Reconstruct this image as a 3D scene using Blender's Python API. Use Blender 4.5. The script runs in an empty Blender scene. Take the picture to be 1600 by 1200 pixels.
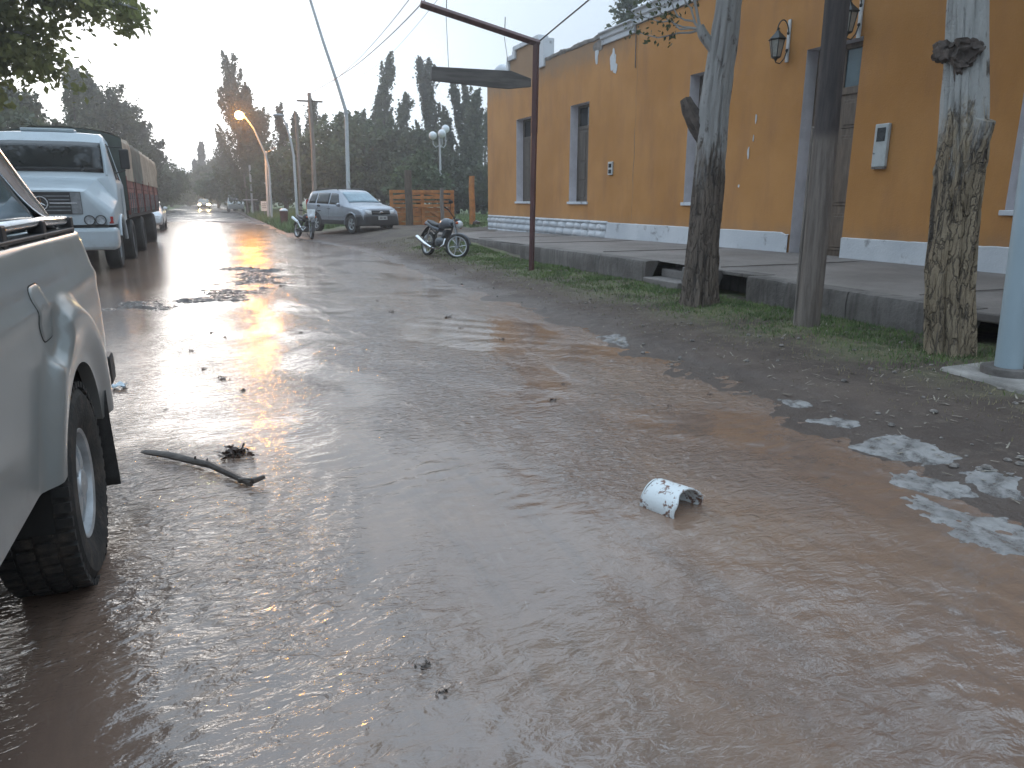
import bpy, math, random
import numpy as np
from mathutils import Vector, Matrix, noise as mnoise
R = math.radians
rnd = random.Random(7)
HAZE = 0.0028
S = bpy.context.scene
COL = S.collection

# ------------------------------------------------------------------ camera
FPX, CX, CY, EYE = 1130.0, 800.0, 600.0, 1.45      # lens in pixels of a 1600 wide frame, eye height above the water
PITCH = math.atan((CY - 312.0) / FPX)
YAW = math.atan((CX - 322.0) / math.hypot(FPX, CY - 312.0))
cam = bpy.data.cameras.new('camera')
cam.sensor_width = 36.0
cam.lens = 36.0 * FPX / 1600.0
cam.clip_start = 0.05
cam.clip_end = 5000
camo = bpy.data.objects.new('camera', cam)
camo.location = (0, 0, EYE)
camo.rotation_euler = (math.pi / 2 - PITCH, 0, -YAW)
COL.objects.link(camo)
S.camera = camo

# ------------------------------------------------------------------ sky and light: low sun behind thin storm cloud, up the road
SUN_AZ, SUN_EL = R(-5.0), R(6.0)                   # azimuth from +Y towards +X
SUND = Vector((math.sin(SUN_AZ) * math.cos(SUN_EL), math.cos(SUN_AZ) * math.cos(SUN_EL), math.sin(SUN_EL)))
W = bpy.data.worlds.new('World')
S.world = W
W.use_nodes = True
nt = W.node_tree
nt.nodes.clear()
def wn(t, **k):
    n = nt.nodes.new(t)
    for a, b in k.items():
        setattr(n, a, b)
    return n
def wmath(op, a, b=None, c=None):
    n = wn('ShaderNodeMath', operation=op)
    for i, v in enumerate((a, b, c)):
        if v is None:
            continue
        if isinstance(v, (int, float)):
            n.inputs[i].default_value = v
        else:
            nt.links.new(v, n.inputs[i])
    return n.outputs[0]
sky = wn('ShaderNodeTexSky', sky_type='NISHITA', sun_disc=False)
sky.sun_elevation = SUN_EL
sky.sun_rotation = SUN_AZ
sky.air_density = 1.0
sky.dust_density = 0.2
sky.ozone_density = 2.0
bg1 = wn('ShaderNodeBackground')
bg1.inputs[1].default_value = 0.05
hsv = wn('ShaderNodeHueSaturation')
hsv.inputs['Saturation'].default_value = 0.12          # thin cloud takes the colour out of the low sun
nt.links.new(sky.outputs[0], hsv.inputs['Color'])
nt.links.new(hsv.outputs[0], bg1.inputs[0])
tc = wn('ShaderNodeTexCoord')
nrm = wn('ShaderNodeVectorMath', operation='NORMALIZE')
nt.links.new(tc.outputs['Generated'], nrm.inputs[0])
dot = wn('ShaderNodeVectorMath', operation='DOT_PRODUCT')
nt.links.new(nrm.outputs[0], dot.inputs[0])
dot.inputs[1].default_value = SUND
d = wmath('MAXIMUM', dot.outputs['Value'], -1.0)
half = wmath('MULTIPLY_ADD', d, 0.5, 0.5)
base = wmath('MULTIPLY_ADD', wmath('POWER', half, 3.0), 0.06, 0.34)
sepw = wn('ShaderNodeSeparateXYZ')
nt.links.new(nrm.outputs[0], sepw.inputs[0])
base = wmath('MULTIPLY', base, wmath('MULTIPLY_ADD', wmath('MAXIMUM', sepw.outputs[2], 0.0), 4.3, 0.50))   # overcast: brighter overhead than at the horizon
pd = wn('ShaderNodeVectorMath', operation='DOT_PRODUCT')
nt.links.new(nrm.outputs[0], pd.inputs[0])
pd.inputs[1].default_value = (math.cos(SUN_AZ), -math.sin(SUN_AZ), 0)
ax2 = wmath('MULTIPLY', wmath('POWER', wmath('ABSOLUTE', pd.outputs['Value']), 2.0), 1 / 0.13)
el2 = wmath('MULTIPLY', wmath('POWER', wmath('ABSOLUTE', wmath('SUBTRACT', sepw.outputs[2], 0.09)), 2.0), 1 / 0.014)
g1 = wmath('MULTIPLY', wmath('MULTIPLY', wmath('EXPONENT', wmath('MULTIPLY', wmath('ADD', ax2, el2), -1.0)), 1.25), wmath('GREATER_THAN', d, 0.0))   # clear bright strip low over the road
g2 = wmath('MULTIPLY', wmath('POWER', half, 30.0), 0.12)
nz = wn('ShaderNodeTexNoise')
nz.inputs['Scale'].default_value = 2.2
nz.inputs['Detail'].default_value = 4.0
mp = wn('ShaderNodeMapping')
mp.inputs['Scale'].default_value = (1, 1, 3.0)
nt.links.new(nrm.outputs[0], mp.inputs[0])
nt.links.new(mp.outputs[0], nz.inputs['Vector'])
cl = wmath('MULTIPLY_ADD', nz.outputs[0], 0.30, 0.85)
tot = wmath('MULTIPLY', wmath('ADD', wmath('ADD', base, g1), g2), cl)
mixc = wn('ShaderNodeMix', data_type='RGBA')
nt.links.new(wmath('POWER', half, 30.0), mixc.inputs['Factor'])
mixc.inputs['A'].default_value = (0.76, 0.96, 1.17, 1)
mixc.inputs['B'].default_value = (1.02, 1.0, 0.98, 1)
bg2 = wn('ShaderNodeBackground')
nt.links.new(mixc.outputs['Result'], bg2.inputs[0])
nt.links.new(tot, bg2.inputs[1])
add = wn('ShaderNodeAddShader')
nt.links.new(bg1.outputs[0], add.inputs[0])
nt.links.new(bg2.outputs[0], add.inputs[1])
wo = wn('ShaderNodeOutputWorld')
nt.links.new(add.outputs[0], wo.inputs[0])

sun = bpy.data.lights.new('sun', 'SUN')
sun.energy = 0.6
sun.angle = R(24)
sun.color = (1.0, 0.93, 0.86)
suno = bpy.data.objects.new('sun', sun)
suno.rotation_euler = (-SUND).to_track_quat('-Z', 'Y').to_euler()
COL.objects.link(suno)
S.view_settings.view_transform = 'Standard'
S.view_settings.look = 'None'
S.view_settings.exposure = 0.28
S.view_settings.gamma = 1.0
S.cycles.adaptive_threshold = 0.015
S.cycles.max_bounces = 4
S.cycles.diffuse_bounces = 2
S.cycles.glossy_bounces = 2
S.cycles.use_light_tree = False
S.cycles.volume_bounces = 0

# ------------------------------------------------------------------ helpers
_f = Vector((math.sin(YAW) * math.cos(PITCH), math.cos(YAW) * math.cos(PITCH), -math.sin(PITCH)))
_r = Vector((math.cos(YAW), -math.sin(YAW), 0))
_u = _r.cross(_f)
def ray(px, py):
    return _f * FPX + _r * (px - CX) + _u * (CY - py)
def at_y(px, py, Y):
    dd = ray(px, py); t = Y / dd.y
    return Vector((dd.x * t, Y, EYE + dd.z * t))
def at_x(px, py, X):
    dd = ray(px, py); t = X / dd.x
    return Vector((X, dd.y * t, EYE + dd.z * t))
def at_z(px, py, z=0.0):
    dd = ray(px, py); t = (z - EYE) / dd.z
    return Vector((dd.x * t, dd.y * t, z))

def sstep(a, b, x):
    t = np.clip((x - a) / (b - a), 0, 1)
    return t * t * (3 - 2 * t)

class MB:
    def __init__(self):
        self.v = []; self.f = []
    def add(self, vs, fs):
        o = len(self.v)
        self.v.extend([tuple(p) for p in vs])
        self.f.extend([tuple(i + o for i in q) for q in fs])
        return self
    def box(self, c, s, rot=None, taper=1.0):
        hx, hy, hz = s[0] / 2, s[1] / 2, s[2] / 2
        P = []
        for z, k in ((-hz, 1.0), (hz, taper)):
            for x, y in ((-hx, -hy), (hx, -hy), (hx, hy), (-hx, hy)):
                P.append(Vector((x * k, y * k, z)))
        if rot is not None:
            P = [rot @ p for p in P]
        c = Vector(c)
        return self.add([p + c for p in P], [(3, 2, 1, 0), (4, 5, 6, 7), (0, 1, 5, 4), (1, 2, 6, 5), (2, 3, 7, 6), (3, 0, 4, 7)])
    def b2(self, a, b):
        return self.box([(a[i] + b[i]) / 2 for i in range(3)], [abs(b[i] - a[i]) for i in range(3)])
    def tube(self, pts, rad, seg=10, cap=True, jit=0.0):
        pts = [Vector(p) for p in pts]
        n = len(pts)
        if isinstance(rad, (int, float)):
            rad = [rad] * n
        o = len(self.v); prev = None
        for i, p in enumerate(pts):
            t = (pts[min(i + 1, n - 1)] - pts[max(i - 1, 0)]).normalized()
            if prev is None:
                a = Vector((0, 0, 1)) if abs(t.z) < 0.9 else Vector((1, 0, 0))
                e = t.cross(a).normalized()
            else:
                e = (prev - t * prev.dot(t)).normalized()
            prev = e; g = t.cross(e)
            for k in range(seg):
                th = 2 * math.pi * k / seg
                rr = rad[i] * (1 + (jit * mnoise.noise(p * 3 + Vector((math.cos(th) * 2, math.sin(th) * 2, 0))) if jit else 0))
                self.v.append(tuple(p + (e * math.cos(th) + g * math.sin(th)) * rr))
        for i in range(n - 1):
            for k in range(seg):
                k2 = (k + 1) % seg
                self.f.append((o + i * seg + k, o + i * seg + k2, o + (i + 1) * seg + k2, o + (i + 1) * seg + k))
        if cap:
            self.f.append(tuple(o + k for k in reversed(range(seg))))
            self.f.append(tuple(o + (n - 1) * seg + k for k in range(seg)))
        return self
    def lathe(self, prof, axis='z', c=(0, 0, 0), seg=24, close=False):
        # prof: (r, h) pairs
        o = len(self.v); n = len(prof); c = Vector(c)
        for r_, h in prof:
            for k in range(seg):
                th = 2 * math.pi * k / seg
                a, b = r_ * math.cos(th), r_ * math.sin(th)
                p = {'z': (a, b, h), 'x': (h, a, b), 'y': (b, h, a)}[axis]
                self.v.append(tuple(Vector(p) + c))
        m = n if close else n - 1
        for i in range(m):
            j = (i + 1) % n
            for k in range(seg):
                k2 = (k + 1) % seg
                self.f.append((o + i * seg + k, o + i * seg + k2, o + j * seg + k2, o + j * seg + k))
        return self
    def ball(self, c, r, seg=12, rings=8, sc=(1, 1, 1)):
        pr = [(max(1e-4, r * math.sin(math.pi * i / rings)), -r * math.cos(math.pi * i / rings)) for i in range(rings + 1)]
        o = len(self.v)
        self.lathe(pr, 'z', (0, 0, 0), seg)
        for i in range(o, len(self.v)):
            p = self.v[i]
            self.v[i] = (p[0] * sc[0] + c[0], p[1] * sc[1] + c[1], p[2] * sc[2] + c[2])
        return self
    def prism(self, poly, a, b, axis='x'):
        # poly in the two other axes (x: (y,z), y: (x,z), z: (x,y)), extruded a..b along axis
        def P(q, h):
            return {'x': (h, q[0], q[1]), 'y': (q[0], h, q[1]), 'z': (q[0], q[1], h)}[axis]
        n = len(poly)
        return self.add([P(q, a) for q in poly] + [P(q, b) for q in poly],
                        [tuple(reversed(range(n))), tuple(range(n, 2 * n))] + [(i, (i + 1) % n, n + (i + 1) % n, n + i) for i in range(n)])
    def grid(self, fn, nu, nv, wrap=False):
        o = len(self.v)
        for i in range(nu):
            for j in range(nv):
                self.v.append(tuple(fn(i / (nu - 1), j / (nv - 1))))
        for i in range(nu - 1):
            for j in range(nv - 1):
                a = o + i * nv + j
                self.f.append((a, a + nv, a + nv + 1, a + 1))
        return self
    def build(self, name, mat, parent=None, smooth=True, bevel=0.0, ang=38, loc=None, thick=0.0):
        me = bpy.data.meshes.new(name)
        me.from_pydata(self.v, [], self.f)
        me.update()
        if smooth:
            me.polygons.foreach_set('use_smooth', [True] * len(me.polygons))
            me.set_sharp_from_angle(angle=R(ang))
        me.materials.append(mat)
        o = bpy.data.objects.new(name, me)
        COL.objects.link(o)
        if parent is not None:
            o.parent = parent
        if loc is not None:
            o.location = loc
        if thick:
            m = o.modifiers.new('thick', 'SOLIDIFY'); m.thickness = thick; m.offset = 0
        if bevel:
            m = o.modifiers.new('bevel', 'BEVEL'); m.width = bevel; m.segments = 2; m.limit_method = 'ANGLE'; m.angle_limit = R(40)
        return o

def fast_mesh(name, V, F, mat, smooth=True):
    """numpy vertices (n,3) and quads (m,4) or triangles (m,3)"""
    V = np.asarray(V, dtype=np.float32); F = np.asarray(F, dtype=np.int32)
    me = bpy.data.meshes.new(name)
    me.vertices.add(len(V)); me.vertices.foreach_set('co', V.ravel())
    k = F.shape[1]
    me.loops.add(F.size); me.loops.foreach_set('vertex_index', F.ravel())
    me.polygons.add(len(F)); me.polygons.foreach_set('loop_start', np.arange(0, F.size, k, dtype=np.int32))
    me.polygons.foreach_set('use_smooth', np.full(len(F), smooth))
    me.update(calc_edges=True)
    me.materials.append(mat)
    o = bpy.data.objects.new(name, me)
    COL.objects.link(o)
    return o
def grid_faces(nx, ny):
    i = np.arange(nx - 1)[:, None] * ny + np.arange(ny - 1)[None, :]
    return np.stack([i, i + ny, i + ny + 1, i + 1], -1).reshape(-1, 4)

def tag(o, label=None, cat=None, group=None, kind=None):
    if label: o['label'] = label
    if cat: o['category'] = cat
    if group: o['group'] = group
    if kind: o['kind'] = kind
    return o
def empty(name, loc=(0, 0, 0), rz=0.0, label=None, cat=None, group=None):
    o = bpy.data.objects.new(name, None)
    o.empty_display_size = 0.2
    o.location = loc; o.rotation_euler = (0, 0, rz)
    COL.objects.link(o)
    return tag(o, label, cat, group)
def copy_tree(o, parent=None):
    c = o.copy(); COL.objects.link(c); c.parent = parent
    for ch in list(o.children):
        copy_tree(ch, c)
    return c

# ------------------------------------------------------------------ materials
class NB:
    def __init__(self, name):
        self.m = bpy.data.materials.new(name); self.m.use_nodes = True
        self.t = self.m.node_tree
        self.p = self.t.nodes['Principled BSDF']
        self.tc = self.t.nodes.new('ShaderNodeTexCoord')
    def n(self, typ, **k):
        q = self.t.nodes.new(typ)
        for a, b in k.items(): setattr(q, a, b)
        return q
    def l(self, a, b): self.t.links.new(a, b)
    def val(self, sock, v):
        if isinstance(v, (int, float)): sock.default_value = v
        elif isinstance(v, tuple): sock.default_value = v if len(v) == 4 else (*v, 1)
        else: self.l(v, sock)
    def noise(self, scale=5, detail=4, rough=0.55, stretch=(1, 1, 1), dist=0.0, coord='Object', rot=(0, 0, 0), out=0):
        mp = self.n('ShaderNodeMapping'); mp.inputs['Scale'].default_value = stretch; mp.inputs['Rotation'].default_value = rot
        self.l(self.tc.outputs[coord], mp.inputs[0])
        q = self.n('ShaderNodeTexNoise'); self.l(mp.outputs[0], q.inputs['Vector'])
        q.inputs['Scale'].default_value = scale; q.inputs['Detail'].default_value = detail
        q.inputs['Roughness'].default_value = rough; q.inputs['Distortion'].default_value = dist
        return q.outputs[out]
    def math(self, op, a, b=None, c=None, clamp=False):
        q = self.n('ShaderNodeMath', operation=op, use_clamp=clamp)
        for i, v in enumerate((a, b, c)):
            if v is not None: self.val(q.inputs[i], v)
        return q.outputs[0]
    def rng(self, v, a, b, c=0.0, d=1.0):
        q = self.n('ShaderNodeMapRange', interpolation_type='SMOOTHSTEP'); self.val(q.inputs[0], v)
        for i, x in zip((1, 2, 3, 4), (a, b, c, d)): q.inputs[i].default_value = x
        return q.outputs[0]
    def mix(self, f, a, b):
        q = self.n('ShaderNodeMix', data_type='RGBA'); self.val(q.inputs['Factor'], f); self.val(q.inputs['A'], a); self.val(q.inputs['B'], b)
        return q.outputs['Result']
    def sep(self, coord='Object'):
        q = self.n('ShaderNodeSeparateXYZ'); self.l(self.tc.outputs[coord], q.inputs[0]); return q.outputs
    def bump(self, h, strength=0.3, dist=0.02, prev=None):
        q = self.n('ShaderNodeBump'); self.l(h, q.inputs['Height']); self.val(q.inputs['Strength'], strength); q.inputs['Distance'].default_value = dist
        if prev is not None: self.l(prev, q.inputs['Normal'])
        return q.outputs[0]
    def set(self, col=None, rough=None, metal=None, normal=None, **k):
        if col is not None: self.val(self.p.inputs['Base Color'], col)
        if rough is not None: self.val(self.p.inputs['Roughness'], rough)
        if metal is not None: self.val(self.p.inputs['Metallic'], metal)
        if normal is not None: self.l(normal, self.p.inputs['Normal'])
        for a, b in k.items(): self.val(self.p.inputs[a], b)
        return self.m
def sc3(c, k): return tuple(min(1.0, x * k) for x in c)
def mat(name, col, rough=0.6, var=0.15, scale=6, metal=0.0, bump=0.0, bscale=60, stretch=(1, 1, 1), col2=None, **k):
    b = NB(name)
    nz_ = b.rng(b.noise(scale, 5, 0.6, stretch), 0.3, 0.7)
    c = b.mix(nz_, sc3(col, 1 - var), col2 if col2 else sc3(col, 1 + var))
    r_ = b.math('MULTIPLY_ADD', b.noise(scale * 3, 3), 0.25 * rough, rough * 0.87)
    nm = b.bump(b.noise(bscale, 5, 0.6, stretch), bump, 0.02) if bump else None
    return b.set(c, r_, metal, nm, **k)
def glass(name, col=(0.015, 0.018, 0.02), rough=0.06):
    return mat(name, col, rough, 0.3, 3)
def paint(name, col, mudh=0.0, mudamt=1.0, flake=0.0, rough=0.28):
    """car paint with dust and a splash line of mud below mudh (object z)"""
    b = NB(name)
    c = b.mix(b.rng(b.noise(2.5, 4), 0.35, 0.7), sc3(col, 0.9), sc3(col, 1.06))
    z = b.sep()[2]
    n1 = b.noise(7, 6, 0.7); n2 = b.noise(60, 3, 0.6)
    lim = b.math('ADD', z, b.math('MULTIPLY', b.math('SUBTRACT', b.math('MULTIPLY_ADD', n2, 0.35, n1), 0.67), 0.55 * max(mudh, 0.01)))
    mk = b.math('MULTIPLY', b.rng(lim, mudh, mudh * 0.45), mudamt)
    dust = b.math('MULTIPLY', b.rng(b.noise(5, 4, 0.6), 0.45, 0.8), 0.12)
    mk = b.math('MAXIMUM', mk, dust)
    c = b.mix(mk, c, (0.17, 0.135, 0.105))
    b.set(c, b.math('MULTIPLY_ADD', mk, 0.45, rough), flake)
    b.p.inputs['Coat Weight'].default_value = 0.35
    b.p.inputs['Coat Roughness'].default_value = 0.12
    return b.m
def emit(name, col, s):
    b = NB(name); b.set(col, 0.4)
    b.p.inputs['Emission Color'].default_value = (*col, 1); b.p.inputs['Emission Strength'].default_value = s
    return b.m

M = {}
M['rubber'] = mat('rubber', (0.022, 0.021, 0.02), 0.75, 0.3, 20, bump=0.2)
M['black'] = mat('black_plastic', (0.02, 0.02, 0.021), 0.5, 0.2, 15)
M['dark'] = mat('dark_underbody', (0.012, 0.011, 0.01), 0.85, 0.3, 8)
M['chrome'] = mat('chrome', (0.62, 0.62, 0.63), 0.16, 0.1, 10, metal=1.0)
M['alloy'] = mat('dirty_alloy', (0.50, 0.51, 0.52), 0.36, 0.2, 9, metal=0.55)
M['steel'] = mat('grey_steel', (0.22, 0.23, 0.24), 0.42, 0.2, 12, metal=0.7)
M['glass'] = glass('tinted_glass')
M['glass_blue'] = mat('windscreen_glass', (0.10, 0.15, 0.17), 0.06, 0.2, 2)
M['lens'] = mat('lamp_lens', (0.62, 0.64, 0.66), 0.1, 0.1, 20)
M['red_lens'] = mat('red_lens', (0.35, 0.02, 0.015), 0.15, 0.1, 20)
M['orange_lens'] = mat('orange_lens', (0.45, 0.10, 0.02), 0.2, 0.1, 20)
M['plate'] = mat('plate', (0.55, 0.56, 0.57), 0.4, 0.1, 10)
M['wood_dark'] = mat('weathered_wood', (0.10, 0.075, 0.055), 0.85, 0.4, 5, bump=0.5, bscale=30, stretch=(5, 5, 0.6))
M['wood_grey'] = mat('grey_wood', (0.19, 0.165, 0.145), 0.85, 0.35, 4, bump=0.4, bscale=24, stretch=(5, 5, 0.5))
M['wire'] = mat('wire', (0.06, 0.06, 0.065), 0.6, 0.1, 10)
M['galv'] = mat('galvanised_pole', (0.42, 0.44, 0.46), 0.45, 0.12, 3, stretch=(1, 1, 0.4))
M['concrete'] = mat('concrete', (0.27, 0.25, 0.23), 0.9, 0.4, 2.4, bump=0.5, bscale=28)

# ================================================================== setting
EDY = np.array([-60, -4, 0, 1.0, 1.82, 2.67, 3.89, 5.71, 7.33, 11, 14.7, 22.1, 26, 29.9, 38, 60, 90, 700])
EDX = np.array([2.0, 2.1, 2.7, 2.95, 3.15, 3.39, 3.57, 3.65, 3.8, 3.9, 3.9, 4.05, 3.5, 2.85, 2.9, 3.1, 3.2, 3.2])
def edge(y): return np.interp(y, EDY, EDX)
def wav(x, y, seed, n=10, lam=(0.4, 2.0), rough=1.0):
    rs = np.random.RandomState(seed); s = np.zeros(np.broadcast(x, y).shape); t = 0
    for _ in range(n):
        l = math.exp(rs.uniform(math.log(lam[0]), math.log(lam[1]))); a = rs.uniform(0, 2 * math.pi); p = rs.uniform(0, 6.28)
        w = l ** rough
        s = s + w * np.sin((x * math.cos(a) + y * math.sin(a)) * 6.283 / l + p + 1.5 * np.sin((y * math.cos(a) - x * math.sin(a)) * 6.283 / (l * 2.3) + p * 2)); t += w * w
    return s / math.sqrt(t)
def ground_z(x, y):
    t = x - edge(y) + 0.10 * wav(x, y, 3, 9, (0.5, 3.0))
    z = np.where(t < 0, np.maximum(-0.07, 0.10 * t), 0.05 * sstep(0, 0.9, t) + 0.05 * sstep(0.9, 3.0, t))
    z = z + 0.17 * sstep(15.0, 20, y) * sstep(4.8, 6.6, x) + 0.10 * sstep(20, 29, y) * sstep(3.4, 5.4, x)
    z = z + 0.012 * wav(x, y, 5, 14, (0.25, 1.6)) * sstep(0.0, 0.6, t) + 0.004 * wav(x, y, 6, 16, (0.08, 0.3)) * sstep(0.0, 0.3, t)
    z = z + 0.13 * sstep(38, 75, y) * sstep(0.2, -0.4, t) + 0.018 * wav(x, y, 8, 10, (1.5, 7.0)) * sstep(14, 40, y) * sstep(0.2, -0.4, t)
    z = z + 0.22 * sstep(-5.4, -7.0, x)
    return z
def axis_pts(segs):
    out = []
    for a, b, s in segs: out += list(np.arange(a, b, s))
    return np.array(out + [segs[-1][1]])
gx = axis_pts([(-600, -60, 40), (-60, -12, 4), (-12, -5, 0.7), (-5, 2, 0.35), (2, 4.6, 0.05), (4.6, 7, 0.08), (7, 12, 0.5), (12, 60, 4), (60, 600, 40)])
gy = axis_pts([(-600, -60, 40), (-60, -6, 4), (-6, 0, 0.5), (0, 9, 0.05), (9, 18, 0.12), (18, 34, 0.3), (34, 80, 1.0), (80, 160, 5), (160, 800, 40)])
GX, GY = np.meshgrid(gx, gy, indexing='ij')
b = NB('earth_verge')
sx, sy, sz = b.sep()
n1 = b.noise(1.3, 6, 0.6); n2 = b.noise(9, 6, 0.65); n3 = b.noise(60, 4, 0.6)
soil = b.mix(b.rng(n1, 0.35, 0.65), (0.064, 0.045, 0.036), (0.100, 0.073, 0.058))
soil = b.mix(b.rng(n2, 0.52, 0.75), soil, (0.125, 0.096, 0.075))
soil = b.mix(b.math('MULTIPLY', b.rng(n3, 0.58, 0.78), 0.6), soil, (0.21, 0.18, 0.15))
strip = b.math('MULTIPLY', b.rng(sx, 4.6, 6.2), b.rng(b.math('ADD', n1, b.math('MULTIPLY', n2, 0.5)), 0.6, 0.9))
strip = b.math('MULTIPLY', strip, b.rng(sy, 25.0, 18.0, 0.15, 1.0))
turf = b.mix(b.rng(n2, 0.35, 0.65), (0.080, 0.130, 0.042), (0.17, 0.165, 0.08))
cc = b.mix(b.math('MULTIPLY', strip, 0.85), soil, turf)
far = b.math('MULTIPLY', b.rng(sy, 31, 36), b.rng(b.math('ABSOLUTE', sx), 3.0, 6.0))
lawn = b.mix(b.rng(b.noise(0.35, 4), 0.35, 0.65), (0.085, 0.13, 0.042), (0.13, 0.165, 0.06))
cc = b.mix(far, cc, lawn)
wet = b.rng(sz, 0.05, 0.005)
cc = b.mix(b.math('MULTIPLY', wet, 0.55), cc, (0.065, 0.048, 0.040))
hh = b.math('ADD', b.math('MULTIPLY', n2, 1.0), b.math('MULTIPLY', n3, 0.45))
b.set(cc, b.math('MULTIPLY_ADD', wet, -0.45, 0.9), 0.0, b.bump(hh, 0.9, 0.035))
M['earth'] = b.m
tag(fast_mesh('ground', np.stack([GX, GY, ground_z(GX, GY)], -1).reshape(-1, 3), grid_faces(len(gx), len(gy)), M['earth']), kind='structure')

# asphalt of the road where it comes out of the flood
rx = np.linspace(0, 1, 40); ry = axis_pts([(28, 90, 0.8), (90, 200, 8), (200, 800, 50)])
RX, RY = np.meshgrid(rx, ry, indexing='ij')
XX = -4.9 + RX * (edge(RY) - 0.25 + 4.9)
ZZ = ground_z(XX, RY) + 0.006 + 0.03 * (1 - (2 * RX - 1) ** 2) * sstep(45, 70, RY)
b = NB('wet_asphalt')
n1 = b.noise(0.5, 5, 0.6, (1, 0.4, 1)); n2 = b.noise(40, 4)
cA = b.mix(b.rng(n1, 0.3, 0.7), (0.05, 0.046, 0.044), (0.095, 0.083, 0.076))
b.set(cA, b.rng(n1, 0.35, 0.6, 0.18, 0.5), 0.0, b.bump(n2, 0.35, 0.02))
tag(fast_mesh('road', np.stack([XX, RY, ZZ], -1).reshape(-1, 3), grid_faces(len(rx), len(ry)), b.m), kind='structure')

# flood water running over the road
wx = axis_pts([(-9, -3, 0.25), (-3, -1.2, 0.06), (-1.2, 4.5, 0.022)])
wy = [-6.0, -4, -2, -1, 0, 0.5]
while wy[-1] < 85: wy.append(wy[-1] + max(0.016, 0.0052 * max(0.5, wy[-1] - 0.5) ** 1.25))
wy = np.array(wy)
WX, WY = np.meshgrid(wx, wy, indexing='ij')
def flow(x, y, seed, lam, n, spread):
    """wavelets whose crests lie roughly across the stream"""
    rs = np.random.RandomState(seed); s = np.zeros(x.shape)
    for _ in range(n):
        l = rs.uniform(*lam); a = math.pi / 2 + 0.35 + rs.normal(0, spread); p = rs.uniform(0, 6.28)
        wob = 1.3 * np.sin((x * 0.9 + y * 0.3) * 6.283 / (l * rs.uniform(3, 7)) + p * 3) + 1.0 * np.sin((x * 0.4 - y * 0.8) * 6.283 / (l * rs.uniform(4, 9)) + p)
        s = s + np.sin((x * math.cos(a) + y * math.sin(a)) * 6.283 / l + p + wob)
    return s / math.sqrt(n)
leftcalm = 1 - 0.75 * sstep(5.0, 8.0, WY) * sstep(1.4, 0.2, WX)
calm = 0.5 + 0.5 * np.tanh(1.3 * wav(WX, WY, 21, 8, (1.2, 4.0)))
rip = sstep(-1.6, 0.6, WX + 0.25 * np.sin(WY)) * (0.35 + 0.65 * calm)
fade = 1.0 / (1 + (WY.clip(0) / 16.0) ** 2)
WZ = (0.0022 * flow(WX, WY, 31, (0.10, 0.22), 9, 0.5) * rip + 0.0040 * flow(WX, WY, 32, (0.35, 0.9), 6, 0.5) * (0.4 + 0.6 * rip) + 0.0008 * flow(WX, WY, 33, (0.06, 0.11), 8, 0.9) * rip) * fade * leftcalm
b = NB('muddy_water')
sx, sy, sz = b.sep()
silt = b.noise(0.55, 5, 0.6, (1.0, 0.55, 1), 0.6)
cW = b.mix(b.rng(silt, 0.3, 0.7), (0.158, 0.108, 0.086), (0.225, 0.146, 0.102))
cW = b.mix(b.math('MULTIPLY', b.rng(b.noise(6, 6, 0.7, (1.6, 0.5, 1), 1.0), 0.55, 0.8), 0.35), cW, (0.30, 0.245, 0.205))
stk = b.noise(2.2, 6, 0.7, (2.6, 0.42, 1), 0.8, rot=(0, 0, R(24)))
cW = b.mix(b.math('MULTIPLY', b.rng(stk, 0.42, 0.70), 0.55), cW, (0.125, 0.092, 0.076))
flk = b.math('MULTIPLY', b.rng(b.noise(15, 6, 0.75, (1.5, 0.7, 1), 0.6, rot=(0, 0, R(24))), 0.63, 0.72), b.rng(b.noise(1.1, 3, 0.5), 0.42, 0.6))
cW = b.mix(b.math('MULTIPLY', flk, 0.6), cW, (0.42, 0.38, 0.35))
r1 = b.noise(12.0, 3, 0.5, (0.75, 1.5, 1), 1.2)
r2 = b.noise(34, 3, 0.55, (0.8, 1.4, 1), 0.8)
r3 = b.noise(70, 2, 0.5)
patch = b.rng(b.noise(0.8, 3, 0.5, (1.2, 0.6, 1), 0.5), 0.40, 0.60)
patch = b.math('MULTIPLY', patch, b.rng(b.math('ADD', b.math('MULTIPLY_ADD', sx, -0.45, sy), b.math('MULTIPLY', b.noise(1.3, 3), 1.4)), 1.3, 3.0, 0.25, 1.0))
patch = b.math('MULTIPLY', patch, b.math('MAXIMUM', b.rng(b.math('ADD', sx, b.math('MULTIPLY', b.noise(0.9, 2), 1.2)), -0.1, 1.9, 0.10, 1.0), b.rng(sy, 6.0, 4.0)))
near = b.rng(sy, 26.0, 5.0, 0.35, 1.0)
hgt = b.math('MULTIPLY', b.math('ADD', b.math('MULTIPLY', r1, 1.0), b.math('MULTIPLY', r2, 0.34)), b.math('MULTIPLY_ADD', patch, 0.88, 0.12))
hgt = b.math('ADD', hgt, b.math('MULTIPLY', r3, 0.03))
nb = b.bump(hgt, near, 0.024)
b.set(cW, b.rng(sy, 3.0, 24.0, 0.055, 0.19), 0.0, nb, IOR=1.80)
M['water'] = b.m
water = fast_mesh('flood_water', np.stack([WX, WY, WZ], -1).reshape(-1, 3), grid_faces(len(wx), len(wy)), M['water'])
tag(water, kind='structure')

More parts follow.
